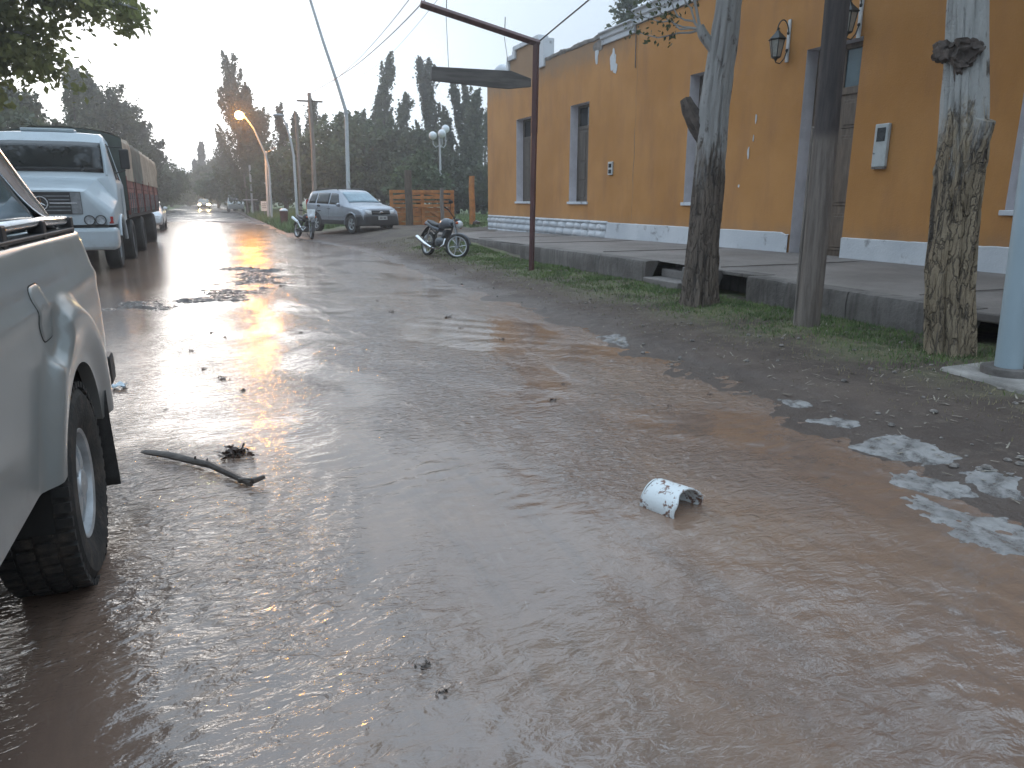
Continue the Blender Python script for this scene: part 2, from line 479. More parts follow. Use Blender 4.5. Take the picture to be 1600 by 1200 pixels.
# mud carried across the road, just breaking the surface
def mudbar(name, p0, p1, wid, hgt_, seed, label):
    p0 = Vector(p0); p1 = Vector(p1); L = (p1 - p0).length; dx = (p1 - p0) / L; nx_ = Vector((-dx.y, dx.x))
    nu, nv = int(L / 0.03), int(wid * 2.4 / 0.03)
    U, V = np.meshgrid(np.linspace(-0.1, 1.1, nu), np.linspace(-1.2, 1.2, nv), indexing='ij')
    lx = U * L; ly = V * wid
    prof = np.exp(-(V * 1.2 + 0.35 * np.sin(U * 7 + seed) + 0.25 * np.sin(U * 17)) ** 2) * sstep(-0.1, 0.12, U) * sstep(1.1, 0.85, U)
    z = -0.055 + (hgt_ + 0.05) * prof + (0.024 * wav(lx, ly * .5, seed, 14, (0.15, 0.9), 0.6) + 0.012 * wav(lx, ly, seed + 1, 16, (0.06, 0.2), 0.5)) * prof ** .5
    X = p0.x + dx.x * lx + nx_.x * ly; Y = p0.y + dx.y * lx + nx_.y * ly
    o = fast_mesh(name, np.stack([X, Y, z], -1).reshape(-1, 3), grid_faces(nu, nv), M['mud'])
    return tag(o, label, 'mud', None, 'stuff')
M['mud'] = mat('wet_mud', (0.060, 0.046, 0.039), 0.24, 0.4, 9, bump=0.7, bscale=40)
a, c = at_z(172, 492), at_z(425, 446)
mudbar('mud_bank', a.xy, c.xy, 0.95, 0.014, 4, 'dark mud bank breaking the water across the road')
a, c = at_z(372, 418), at_z(432, 446)
mudbar('mud_bank', a.xy, c.xy, 0.80, 0.016, 9, 'short dark mud bar beside the orange lamp reflection')
a, c = at_z(330, 346), at_z(420, 350)
mudbar('mud_bank', a.xy, c.xy, 0.9, 0.02, 12, 'thin far mud streak across the flooded road')

# ------------------------------------------------------------------ pavement platform in front of the building
KX = 6.70
WALLX = 10.1
def swz(y): return float(np.interp(y, [-8, 5, 11, 16, 27, 40], [0.43, 0.44, 0.47, 0.44, 0.32, 0.32]))
b = NB('pavement_concrete')
n1 = b.noise(0.8, 6, 0.65); n2 = b.noise(14, 6, 0.65)
cP = b.mix(b.rng(n1, 0.3, 0.7), (0.145, 0.126, 0.115), (0.225, 0.200, 0.185))
cP = b.mix(b.math('MULTIPLY', b.rng(n2, 0.5, 0.75), 0.5), cP, (0.085, 0.072, 0.066))
b.set(cP, 0.85, 0.0, b.bump(n2, 0.4, 0.02))
M['pave'] = b.m
b = NB('kerb_concrete')
n1 = b.noise(1.8, 6, 0.65); n2 = b.noise(22, 6, 0.65); drip = b.noise(3, 5, 0.6, (1, 4, 0.5))
cK = b.mix(b.rng(n1, 0.3, 0.7), (0.10, 0.088, 0.080), (0.20, 0.180, 0.166))
cK = b.mix(b.math('MULTIPLY', b.rng(drip, 0.45, 0.7), 0.7), cK, (0.065, 0.056, 0.05))
b.set(cK, 0.9, 0.0, b.bump(n2, 0.7, 0.03))
M['kerb'] = b.m
ys = axis_pts([(-8, 30, 0.5)])
side = MB()
side.grid(lambda u, v: (KX + 0.25 + (WALLX + 0.1 - KX - 0.25) * v, -8 + 36 * u, swz(-8 + 36 * u) + (0.02 if v > 0.9 else 0) - 0.02 * (1 - v) + 0.006 * mnoise.noise(Vector((v * 4, u * 30, 0)))), 73, 9)
sidewalk = side.build('sidewalk', M['pave'])
tag(sidewalk, kind='structure')
def kerb_block(y0, y1, x0=KX, top=None, base=-0.1, name='kerb_block', wob=0.012):
    """rough cast kerb piece with a worn upper edge"""
    mb = MB(); n = max(4, int((y1 - y0) / 0.12)); 
    prof = [(0.0, 0.0), (0.01, 0.35), (0.0, 0.72), (0.004, 0.93), (0.014, 0.985), (0.06, 1.0), (0.18, 1.0), (0.27, 1.0)]
    def fn(u, v):
        y = y0 + (y1 - y0) * u; k = min(int(v * 7 + 0.5), 7); dx_, h = prof[k]
        t = (top if top else swz(y)) - 0.012
        z = base + (t - base) * h
        q = mnoise.noise(Vector((y * 2.3, z * 3, 1.7))) * wob * 1.6 + mnoise.noise(Vector((y * 9, z * 9, 5))) * wob
        chip = max(0.0, mnoise.noise(Vector((y * 3.1, 3, 7))) - 0.15) * 0.16 * (1 if k in (3, 4) else 0.3 if k in (2, 5) else 0)
        return (x0 + dx_ + q + chip, y, z - chip * 0.5)
    mb.grid(fn, n, 8)
    k0 = len(mb.v); 
    mb.f.append(tuple(range(0, 8))); mb.f.append(tuple(reversed(range(k0 - 8, k0))))
    return mb.build(name, M['kerb'], sidewalk)
for y0, y1 in ((4.74, 6.2), (6.215, 7.93), (8.72, 9.42), (10.45, 12.1), (12.115, 14.0), (14.015, 15.86), (15.90, 19.5), (19.515, 23.5), (23.515, 27.9)):
    kerb_block(y0, y1, KX if y0 < 15.88 else KX + .22, None if y0 < 15.88 else swz((y0 + y1) / 2) - .015)
# recess with steps, the open drain hole and the undercut at the near end
st = MB(); st.b2((KX - 0.06, 9.44, -0.1), (KX + 0.55, 10.43, 0.20)); st.build('step', M['pave'], sidewalk, bevel=0.02)
st = MB(); st.b2((KX + 0.30, 9.44, 0.19), (KX + 0.62, 10.43, 0.33)); st.build('step', M['pave'], sidewalk, bevel=0.02)
st = MB(); st.b2((KX + 0.20, 7.94, 0.39), (KX + 0.50, 8.71, 0.445)); st.build('drain_lintel', M['kerb'], sidewalk, bevel=0.01)
st = MB(); st.b2((KX + 0.62, 7.5, -0.1), (KX + 0.72, 10.5, 0.42)); st.build('drain_back', M['kerb'], sidewalk)
st = MB(); st.b2((KX - 0.03, -8, 0.33), (KX + 0.5, 4.72, 0.425)); st.build('slab_edge', M['pave'], sidewalk, bevel=0.02)
st = MB(); st.b2((KX + 0.48, -8, -0.1), (KX + 0.58, 4.72, 0.34)); st.build('undercut_back', M['kerb'], sidewalk)
# rubble in the undercut
for i in range(9):
    mb = MB(); y = 4.55 - i * 0.42 + rnd.uniform(-.1, .1); r_ = rnd.uniform(0.07, 0.15)
    mb.ball((KX + 0.18 + rnd.uniform(-.05, .15), y, 0.04 + r_ * 0.5), r_, 9, 6, (1, rnd.uniform(.8, 1.5), .7))
    mb.v = [tuple(Vector(p) + Vector(p).normalized() * 0.04 * mnoise.noise(Vector(p) * 9)) for p in mb.v]
    mb.build('rubble_stone', M['kerb'], sidewalk)
# expansion joints scored across the pavement are narrow raised ribs of weathered mortar
for y in (2.2, 5.6, 9.0, 12.6, 16.2, 19.8):
    mb = MB(); mb.box(((KX + WALLX) / 2 + 0.15, y, swz(y) + 0.004), (WALLX - KX - 0.5, 0.02, 0.012)); mb.build('pavement_joint', M['kerb'], sidewalk)

# ------------------------------------------------------------------ the orange building
BL = empty('orange_building', (0, 0, 0), 0, 'long orange rendered building with white plinth and tall shuttered windows', 'building')
b = NB('orange_render')
sx, sy, sz = b.sep()
n1 = b.noise(0.55, 6, 0.6); n2 = b.noise(5, 6, 0.65); n3 = b.noise(45, 4, 0.6); vs = b.noise(2.2, 5, 0.6, (1, 1, 0.22))
cO = b.mix(b.rng(n1, 0.3, 0.7), (0.395, 0.178, 0.046), (0.49, 0.236, 0.076))
cO = b.mix(b.math('MULTIPLY', b.rng(vs, 0.45, 0.75), 0.45), cO, (0.29, 0.135, 0.062))
cO = b.mix(b.math('MULTIPLY', b.rng(n2, 0.55, 0.8), 0.25), cO, (0.48, 0.26, 0.12))
# grey weathering under the bare parapet edge and damp above the plinth
w1 = b.math('MULTIPLY', b.math('MULTIPLY', b.rng(b.math('ADD', sz, b.math('MULTIPLY', n2, 0.9)), 5.2, 6.0), b.rng(sy, 15.5, 18.0)), 0.7)
cO = b.mix(w1, cO, (0.22, 0.16, 0.11))
w2 = b.math('MULTIPLY', b.rng(b.math('ADD', sz, b.math('MULTIPLY', n2, 0.5)), 1.35, 0.95), 0.22)
cO = b.mix(w2, cO, (0.46, 0.26, 0.14))
w4 = b.math('MULTIPLY', b.rng(b.math('ADD', sz, b.math('MULTIPLY', b.noise(4, 6, 0.7, (1, 1, 0.5)), 0.7)), 1.45, 1.05), 0.45)
cO = b.mix(w4, cO, (0.26, 0.155, 0.085))
w3 = b.rng(b.noise(3.1, 6, 0.75, (1, 0.8, 0.6)), 0.735, 0.745)
cO = b.mix(b.math('MULTIPLY', w3, 0.8), cO, (0.55, 0.50, 0.45))
b.set(cO, 0.88, 0.0, b.bump(b.math('ADD', n3, b.math('MULTIPLY', n2, 0.8)), 0.30, 0.018))
M['orange'] = b.m
b = NB('whitewash')
n1 = b.noise(2.0, 7, 0.75); n2 = b.noise(25, 5, 0.65)
cWh = b.mix(b.rng(b.noise(0.9, 5), 0.3, 0.7), (0.50, 0.52, 0.55), (0.62, 0.63, 0.65))
cWh = b.mix(b.math('MULTIPLY', b.rng(n1, 0.56, 0.66), 0.75), cWh, (0.16, 0.15, 0.15))
b.set(cWh, 0.85, 0.0, b.bump(b.math('ADD', n1, b.math('MULTIPLY', n2, 0.5)), 0.5, 0.03))
M['white'] = b.m
M['lilac'] = mat('lilac_plaster', (0.60, 0.57, 0.60), 0.85, 0.10, 3, bump=0.25, bscale=40)
M['shutter'] = mat('shutter_wood', (0.11, 0.088, 0.072), 0.6, 0.3, 4, bump=0.3, bscale=20, stretch=(4, 4, 0.6))
M['door'] = mat('door_wood', (0.14, 0.10, 0.072), 0.5, 0.3, 4, bump=0.3, bscale=20, stretch=(4, 4, 0.6))
M['stain'] = mat('bare_mortar', (0.19, 0.17, 0.155), 0.9, 0.35, 8, bump=0.7, bscale=30)

OPEN = [(24.24, 23.00, 1.38, 4.10), (20.13, 18.97, 1.38, 4.10), (14.30, 13.18, 1.38, 4.10), (10.85, 9.62, 0.43, 4.02), (6.86, 5.72, 1.30, 4.10), (1.6, 0.4, 1.30, 4.10)]
TOP = 5.66
yb = sorted(set([27.08, -8.0] + [o[0] for o in OPEN] + [o[1] for o in OPEN] + [16.65, 12.0, 8.0, 3.0]))
zb = sorted(set([0.2, 1.30, 1.38, 4.02, 4.10, 2.6, TOP]))
wall = MB()
for i in range(len(yb) - 1):
    for j in range(len(zb) - 1):
        ym, zm = (yb[i] + yb[i + 1]) / 2, (zb[j] + zb[j + 1]) / 2
        if any(o[1] < ym < o[0] and o[2] < zm < o[3] for o in OPEN): continue
        wall.add([(WALLX, yb[i], zb[j]), (WALLX, yb[i + 1], zb[j]), (WALLX, yb[i + 1], zb[j + 1]), (WALLX, yb[i], zb[j + 1])], [(0, 3, 2, 1)])
wall.add([(WALLX, 27.08, 0.2), (WALLX + 9, 27.08, 0.2), (WALLX + 9, 27.08, TOP), (WALLX, 27.08, TOP)], [(0, 1, 2, 3)])
wall.add([(WALLX, -8, 0.2), (WALLX + 9, -8, 0.2), (WALLX + 9, -8, TOP), (WALLX, -8, TOP)], [(3, 2, 1, 0)])
wall.add([(WALLX + 9, -8, 0.2), (WALLX + 9, 27.08, 0.2), (WALLX + 9, 27.08, TOP), (WALLX + 9, -8, TOP)], [(0, 3, 2, 1)])
wall.build('wall', M['orange'], BL, smooth=False)
mb = MB(); mb.b2((WALLX + 0.32, -7.9, 5.2), (WALLX + 8.9, 27.0, 5.3)); mb.build('roof', M['stain'], BL, smooth=False)
mb = MB(); mb.b2((WALLX + 0.004, -8, TOP - 0.05), (WALLX + 0.32, 27.07, TOP - 0.001)); mb.build('parapet_cap', M['stain'], BL, smooth=False)
# weathered uneven mortar along the low parapet
def rough_strip(y0, y1, z0, h, depth, m, name, amp=0.05):
    mb = MB(); n = int(abs(y1 - y0) / 0.07)
    def fn(u, v):
        y = y0 + (y1 - y0) * u
        q = mnoise.noise(Vector((y * 2.1, v * 3, 3))) * amp + mnoise.noise(Vector((y * 8, v * 5, 9))) * amp * 0.6
        k = int(v * 5 + 0.5)
        x, z = [(0, 0), (-depth * 0.6, 0.15), (-depth, 0.6), (-depth * .7, 1.0), (0.15, 1.05), (0.3, 0.9)][k]
        return (WALLX + x, y, z0 + z * h + q)
    mb.grid(fn, n, 6); return mb.build(name, m, BL)
rough_strip(21.9, 18.32, TOP - 0.06, 0.10, 0.035, M['stain'], 'mortar_edge', 0.05)
rough_strip(27.0, 25.0, TOP - 0.05, 0.13, 0.04, M['stain'], 'mortar_edge', 0.06)
def cornice(y0, y1, z1, h=0.30, m=None):
    mb = MB()
    mb.prism([(WALLX + 0.28, z1 - h), (WALLX - 0.05, z1 - h), (WALLX - 0.05, z1 - h * .62), (WALLX - 0.10, z1 - h * .5), (WALLX - 0.10, z1 - h * .22), (WALLX - 0.17, z1 - h * .12), (WALLX - 0.17, z1), (WALLX + 0.28, z1)], y1, y0, 'y')
    return mb.build('cornice', m or M['white'], BL, smooth=False, bevel=0.012)
cornice(18.30, 16.68, TOP + 0.04)
cornice(16.66, -8.0, TOP + 0.24, 0.32)
mb = MB(); mb.b2((WALLX - 0.006, -8, TOP - 0.1), (WALLX + 0.28, 16.66, TOP - 0.08)); mb.build('cornice_bed', M['stain'], BL, smooth=False)
mb = MB(); mb.b2((WALLX - 0.03, 16.0, TOP + 0.24), (WALLX + 0.3, 9.0, TOP + 0.75)); mb.build('parapet_block', M['white'], BL, smooth=False, bevel=0.02)
# stepped pediment over the far window
mb = MB(); mb.prism([(24.95, TOP - .01), (24.95, 6.12), (24.42, 6.12), (24.42, 6.36), (22.4, 6.36), (22.4, TOP - .01)], WALLX - 0.004, WALLX + 0.26, 'x'); mb.build('pediment', M['orange'], BL, smooth=False)
for a0, a1, z0, z1 in ((24.98, 24.40, 6.05, 6.20), (24.44, 22.36, 6.30, 6.44), (25.02, 24.80, 5.60, 6.05), (24.48, 24.24, 6.04, 6.30), (22.36, 21.92, 5.45, 6.28)):
    mb = MB(); mb.b2((WALLX - 0.06 - rnd.uniform(0, .02), a0, z0), (WALLX + 0.3, a1, z1)); mb.build('white_moulding', M['white'], BL, smooth=False, bevel=0.015)
mb = MB(); mb.ball((WALLX + 0.15, 26.0, TOP + 0.22), 0.30, 12, 8, (0.8, 1.6, 0.9)); mb.build('finial_lump', M['white'], BL)
# plinth: whitewashed rough stones at the far end, smooth limewash nearer
def stone_course(y0, y1, z0, z1):
    y = y0
    while y > y1 + 0.1:
        L = min(rnd.uniform(0.34, 0.62), y - y1)
        mb = MB(); x0 = WALLX - 0.075
        nu, nv = 6, 5
        def fn(u, v):
            yy = y - 0.006 - (L - 0.012) * u; zz = z0 + 0.004 + (z1 - z0 - 0.008) * v
            e = min(u, 1 - u, v, 1 - v)
            return (x0 + (0.055 if e < 0.01 else 0.0) + 0.022 * mnoise.noise(Vector((yy * 6, zz * 9, 2))), yy, zz)
        mb.grid(fn, nu, nv); mb.build('plinth_stone', M['white'], BL, ang=60)
        y -= L
for z0, z1 in ((0.18, 0.40), (0.40, 0.61), (0.61, 0.80), (0.80, 0.885)):
    stone_course(27.05, 17.75, z0, z1)
mb = MB(); mb.b2((WALLX - 0.018, 27.05, 0.18), (WALLX - 0.001, 17.75, 0.88)); mb.build('plinth_mortar', M['white'], BL, smooth=False)
for y0, y1 in ((17.74, 10.87), (9.60, -7.9)):
    mb = MB(); n = int((y0 - y1) / 0.1)
    def fn(u, v):
        y = y0 + (y1 - y0) * u; zt = 0.85 + (0.0 if y > 11 else -0.03) + 0.012 * mnoise.noise(Vector((y * 5, 0, 1)))
        k = min(int(v * 4 + .5), 4); z = [0.2, 0.45, 0.65, zt - 0.012, zt][k]
        return (WALLX + [-0.035, -0.035, -0.035, -0.035, 0.0][k] + (0.008 * mnoise.noise(Vector((y * 4, z * 6, 0))) if k < 4 else 0), y, z)
    mb.grid(fn, n, 5); mb.build('plinth', M['white'], BL)
# openings
def window(o, lit=False):
    ya, yb_, z0, z1 = o; D = 0.30
    w = MB()
    for (p, q) in (((ya, z0), (ya, z1)), ((yb_, z1), (yb_, z0)), ((ya, z1), (yb_, z1)), ((yb_, z0), (ya, z0))):
        w.add([(WALLX, p[0], p[1]), (WALLX, q[0], q[1]), (WALLX + D, q[0], q[1]), (WALLX + D, p[0], p[1])], [(0, 1, 2, 3)])
    win = w.build('window', M['lilac'], BL, smooth=False)
    s = MB(); s.b2((WALLX - 0.05, ya + 0.05, z0 - 0.06), (WALLX + 0.12, yb_ - 0.05, z0 + 0.012)); s.build('sill', M['white'], win, smooth=False, bevel=0.008)
    f = MB(); X = WALLX + D - 0.05; t = 0.07
    zt = z1 - 0.62
    f.b2((X, ya - 0.001, z0), (X + .07, ya - t, z1)); f.b2((X, yb_ + t, z0), (X + .07, yb_ + 0.001, z1))
    f.b2((X, ya - t, z1 - t), (X + .07, yb_ + t, z1 - .001)); f.b2((X, ya - t, zt - 0.05), (X + .065, yb_ + t, zt + 0.05)); f.b2((X, ya - t, z0 + .012), (X + .065, yb_ + t, z0 + t))
    f.build('frame', M['shutter'], win, smooth=False, bevel=0.006)
    g = MB(); g.b2((X + .04, ya - t, zt + .05), (X + .05, yb_ + t, z1 - t)); g.build('pane', M['glass'], win, smooth=False)
    ym = (ya + yb_) / 2
    for a, c in ((ya - t - .004, ym + .004), (ym - .004, yb_ + t + .004)):
        L = MB(); L.b2((X + .015, a, z0 + t + .004), (X + .05, c, zt - .054))
        lf = L.build('shutter_leaf', M['shutter'], win, smooth=False)
        zz = [z0 + t + .05, z0 + .62, z0 + 1.15, zt - .10]
        for k in range(3):
            pm = MB(); pm.b2((X - .004, a - .06, zz[k] + .03), (X + .0145, c + .06, zz[k + 1] - .03))
            pm.build('panel' if not (lit and k == 2 and a < ym) else 'pane', M['shutter'], win, smooth=False, bevel=0.012)
    return win
for i, o in enumerate(OPEN):
    if i != 3: window(o)
ya, yb_, z0, z1 = OPEN[3]; D = 0.34
w = MB()
for (p, q) in (((ya, z0), (ya, z1)), ((yb_, z1), (yb_, z0)), ((ya, z1), (yb_, z1))):
    w.add([(WALLX, p[0], p[1]), (WALLX, q[0], q[1]), (WALLX + D, q[0], q[1]), (WALLX + D, p[0], p[1])], [(0, 1, 2, 3)])
w.build('door_reveal', M['lilac'], BL, smooth=False)
X = WALLX + D - 0.08
dr = MB(); t = 0.09; zt = 3.25
dr.b2((X, ya - .001, z0), (X + .09, ya - t, z1)); dr.b2((X, yb_ + t, z0), (X + .09, yb_ + .001, z1)); dr.b2((X, ya - t, z1 - t), (X + .09, yb_ + t, z1 - .001)); dr.b2((X - .02, ya - t, zt - .05), (X + .08, yb_ + t, zt + .07))
door = dr.build('door', M['door'], BL, smooth=False, bevel=0.008)
g = MB(); g.b2((X + .05, ya - t, zt + .07), (X + .06, yb_ + t, z1 - t)); g.build('transom_pane', M['glass_blue'], door, smooth=False)
g = MB(); g.b2((X + .03, (ya + yb_) / 2 + .02, zt + .07), (X + .07, (ya + yb_) / 2 - .02, z1 - t)); g.build('transom_bar', M['door'], door, smooth=False)
ym = (ya + yb_) / 2
for a, c in ((ya - t - .004, ym + .003), (ym - .003, yb_ + t + .004)):
    L = MB(); L.b2((X + .02, a, z0 + .02), (X + .07, c, zt - .052)); L.build('door_leaf', M['door'], door, smooth=False)
    for za, zc in ((z0 + .14, z0 + .78), (z0 + .92, z0 + 2.10), (z0 + 2.22, zt - .14)):
        for k, (ins, dep) in enumerate(((0.07, .004), (0.12, -.012))):
            pm = MB(); pm.b2((X + dep, a - ins, za + ins - .07), (X + .0195 - 0.001 * k, c + ins, zc - ins + .07)); pm.build('door_panel', M['door'], door, smooth=False, bevel=0.01)
hb = MB(); hb.tube([(X - .03, ym - .05, z0 + 1.05), (X - .05, ym - .05, z0 + 1.1), (X - .05, ym - .05, z0 + 1.25), (X - .03, ym - .05, z0 + 1.3)], .009, 8); hb.build('handle', M['steel'], door)
# shapeless scars where render has come off
def scar(y, z, w_, h_, seed, m='stain', name='plaster_scar'):
    mb = MB(); n = 22; pts = []
    for k in range(n):
        th = 2 * math.pi * k / n
        q = 1 + 0.45 * mnoise.noise(Vector((math.cos(th) * 1.7, math.sin(th) * 1.7, seed * 3.1)))
        pts.append((y + w_ * math.cos(th) * q, z + h_ * math.sin(th) * q))
    mb.prism(pts, WALLX - 0.005 - 0.0013 * (seed % 7), WALLX + 0.004, 'x'); return mb.build(name, M[m], BL, smooth=False)
scar(17.73, 4.94, 0.16, 0.20, 1, 'white'); scar(17.60, 4.74, 0.11, 0.13, 12, 'white'); scar(17.70, 5.10, 0.06, 0.12, 13, 'white'); scar(18.62, 5.25, 0.10, 0.22, 2, 'white'); scar(18.50, 5.44, 0.30, 0.14, 3)
scar(12.05, 2.98, 0.018, 0.09, 4, 'white'); scar(12.2, 2.36, 0.025, 0.12, 5, 'white'); scar(12.08, 2.62, 0.012, 0.05, 6, 'white'); scar(12.42, 1.72, 0.02, 0.03, 8, 'white'); scar(13.0, 5.0, 0.05, 0.08, 11, 'white')
# hairline crack beside the socket
cr = MB(); cr.tube([(WALLX, 16.52 + 0.02 * math.sin(k * 1.7), 0.95 + k * 0.25) for k in range(19)], [0.007 if 3 < k < 9 else 0.003 for k in range(19)], 5); cr.build('crack', M['stain'], BL)
# drain pipe stub / lightning wire at the cornice end
cr = MB(); cr.tube([(WALLX - .02, 16.64, TOP + .2), (WALLX - .015, 16.6, 4.6)], 0.012, 6); cr.build('earth_wire', M['stain'], BL)

# ================================================================== fittings on the wall
M['iron'] = mat('black_iron', (0.018, 0.022, 0.022), 0.5, 0.3, 14)
M['frost'] = mat('frosted_pane', (0.34, 0.33, 0.30), 0.25, 0.15, 9)
M['box_grey'] = mat('enamel_box', (0.42, 0.44, 0.44), 0.5, 0.12, 6)
def lantern(y, z, label):
    e = empty('wall_lantern', (WALLX, y, z), 0, label, 'lantern', 'wall lanterns beside the door')
    p = MB(); p.b2((-0.03, -.035, -.36), (-0.002, .035, .36)); p.build('back_plate', M['plate'], e, smooth=False, bevel=.006)
    s = MB()
    arc = [(-0.03 - 0.13 * (1 - math.cos(a)), 0, 0.12 + 0.22 * math.sin(a)) for a in np.linspace(0, math.pi * .93, 14)]
    s.tube(arc + [(-0.28, 0, 0.20), (-0.26, 0, .17), (-.235, 0, .19)], .011, 7); s.build('scroll_arm', M['iron'], e)
    s = MB(); s.tube([(-0.03, 0, -.16), (-.08, 0, -.30), (-.17, 0, -.39), (-.26, 0, -.38), (-.30, 0, -.31), (-.27, 0, -.26), (-.235, 0, -.29)], .010, 7); s.build('scroll_arm', M['iron'], e)
    s = MB(); s.ball((-.03, 0, .13), .03, 8, 6); s.ball((-.03, 0, -.16), .03, 8, 6); s.build('bolt', M['iron'], e)
    cx = -0.27
    c = MB(); c.lathe([(0.001, .215), (.02, .20), (.012, .17), (.035, .15), (.05, .12), (.14, .035), (.165, .01), (.155, -.005), (.001, -.005)], 'z', (cx, 0, 0), 6); c.build('cap', M['iron'], e, ang=20)
    g = MB(); g.lathe([(.128, -.012), (.075, -.285)], 'z', (cx, 0, 0), 6); g.build('pane', M['frost'], e, smooth=False)
    f = MB()
    for k in range(6):
        a = 2 * math.pi * k / 6
        f.tube([(cx + .135 * math.cos(a), .135 * math.sin(a), -.005), (cx + .08 * math.cos(a), .08 * math.sin(a), -.29)], .009, 5)
    f.lathe([(.001, -.36), (.02, -.35), (.03, -.32), (.085, -.30), (.085, -.285), (.001, -.285)], 'z', (cx, 0, 0), 6)
    f.build('cage', M['iron'], e)
    return e
lantern(11.33, 4.25, 'black iron wall lantern on the orange wall left of the door')
lantern(9.72, 4.36, 'black iron wall lantern above the door, right of the wooden pole')
e = empty('meter_box', (WALLX, 9.0, 2.29), 0, 'pale grey electricity meter box on the orange wall right of the door', 'meter box')
p = MB(); p.b2((-.06, -.13, -.33), (-.001, .13, .33)); p.build('casing', M['box_grey'], e, smooth=False, bevel=.012)
p = MB(); p.b2((-.066, -.08, .06), (-.058, .08, .27)); p.build('dark_window', M['glass'], e, smooth=False, bevel=.004)
p = MB(); p.b2((-.065, -.12, -.36), (-.002, .12, -.334)); p.build('bottom_lip', M['stain'], e, smooth=False)
p = MB(); p.lathe([(.012, -.07), (.012, -.058)], 'x', (0, .1, -.12), 10); p.build('lock', M['steel'], e)
e = empty('wall_socket_box', (WALLX, 17.65, 2.26), 0, 'small grey box with two dark openings on the orange wall', 'socket box')
p = MB(); p.b2((-.04, -.12, -.17), (-.001, .12, .17)); p.build('casing', M['box_grey'], e, smooth=False, bevel=.01)
for z in (-.08, .07):
    p = MB(); p.b2((-.046, -.07, z - .05), (-.039, .07, z + .05)); p.build('opening', M['dark'], e, smooth=False)

# ================================================================== sign gallows
M['maroon'] = mat('maroon_paint', (0.088, 0.033, 0.032), 0.55, 0.3, 5, stretch=(2, 2, .5), bump=.15)
M['board'] = mat('sign_board_wood', (0.115, 0.105, 0.098), 0.8, 0.3, 3, stretch=(.5, 5, 5), bump=.3, bscale=25)
gp = at_z(828, 423, .09); gp.x = 5.92; gp.y = 13.42
e = empty('sign_gallows', (gp.x, gp.y, 0.05), 0, 'maroon steel post with a raised arm over the verge', 'sign post')
tp = at_y(838, 66, 13.42); ae = at_y(657, 6, 13.42)
lx, lz = tp.x - gp.x, tp.z - 0.05
p = MB(); p.tube([(0, 0, -.15), (lx * .66, 0, lz * .64)], .062, 4); p.build('post', M['maroon'], e, smooth=False, bevel=.008)
p = MB(); p.tube([(lx * .64, 0, lz * .62), (lx, 0, lz)], .070, 4); p.build('upper_post', M['maroon'], e, smooth=False, bevel=.008)
p = MB(); p.tube([(lx + .06, 0, lz - .02), (ae.x - gp.x, 0, ae.z - .05)], .068, 4); p.build('arm', M['maroon'], e, smooth=False, bevel=.008)
def chain(a, c, n=None):
    mb = MB(); a = Vector(a); c = Vector(c); mb.tube([a, c], .006, 5)
    mb.tube([a + Vector((.03 * math.sin(t), 0, .05 + .03 * math.cos(t))) for t in np.linspace(0, 5.6, 12)], .006, 5)
    mb.tube([a + Vector((.01, 0, .10)), a + Vector((.02, 0, .34))], .009, 5)
    return mb
base = Vector((gp.x, gp.y, .05))
c1a, c1b = at_y(697, 26, 13.42), at_y(701, 107, 13.42); c2a, c2b = at_y(788, 58, 13.42), at_y(796, 113, 13.42)
chain(c1a - base, c1b - base).build('hanger', M['steel'], e); chain(c2a - base, c2b - base).build('hanger', M['steel'], e)
e2 = empty('hanging_board', (gp.x, gp.y, 0), 0, 'long grey wooden board hanging from the maroon arm', 'sign board')
pl = [at_y(x, y, 13.42) for x, y in ((674, 104), (798, 111), (829, 123), (829, 136), (795, 139), (770, 137), (673, 126))]
p = MB(); p.prism([(q.x - gp.x, q.z) for q in pl], -.035, .035, 'y'); p.build('board', M['board'], e2, smooth=False, bevel=.008)

# ================================================================== near trees, wooden pole, blue column
def bark(name, pale, dark, brown, lim):
    b = NB(name)
    z = b.sep()[2]
    n1 = b.noise(4.5, 6, .7, (1, 1, .28)); n2 = b.noise(15, 6, .7, (1, 1, .085), .4); n3 = b.noise(60, 4, .6)
    mpv = b.n('ShaderNodeMapping'); mpv.inputs['Scale'].default_value = (1, 1, .13); dn = b.n('ShaderNodeVectorMath', operation='MULTIPLY_ADD'); b.l(b.noise(6, 4, .6, out=1), dn.inputs[0]); dn.inputs[1].default_value = (.12, .12, .25); b.l(b.tc.outputs['Object'], dn.inputs[2]); b.l(dn.outputs[0], mpv.inputs[0])
    vo = b.n('ShaderNodeTexVoronoi', feature='DISTANCE_TO_EDGE'); vo.inputs['Scale'].default_value = 17; b.l(mpv.outputs[0], vo.inputs['Vector']); crk = b.rng(vo.outputs['Distance'], 0.0, .07)
    up = b.rng(b.math('ADD', z, b.math('MULTIPLY', b.math('SUBTRACT', n1, .5), 2.2)), lim - .25, lim + .25)
    low = b.mix(b.rng(n2, .35, .49), dark, b.mix(b.noise(5, 5, .6, (1, 1, .3)), sc3(brown, .65), sc3(brown, 1.2)))
    hi = b.mix(b.rng(b.noise(7, 5, .7, (1, 1, .5)), .56, .68), pale, dark)
    low = b.mix(b.math('MULTIPLY_ADD', crk, .6, .4), sc3(dark, .7), low)
    c = b.mix(up, low, hi)
    h = b.math('ADD', b.math('ADD', n2, b.math('MULTIPLY', n3, .35)), b.math('MULTIPLY', crk, b.math('MULTIPLY_ADD', up, -.45, .5)))
    b.set(c, .9, 0., b.bump(h, b.math('MULTIPLY_ADD', up, -.5, 1.0), .09))
    return b.m
M['bark1'] = bark('bark_grey', (.33, .32, .31), (.085, .066, .055), (.235, .185, .148), 1.9)
M['bark2'] = bark('bark_peeled', (.37, .365, .35), (.085, .066, .052), (.44, .345, .235), 1.95)
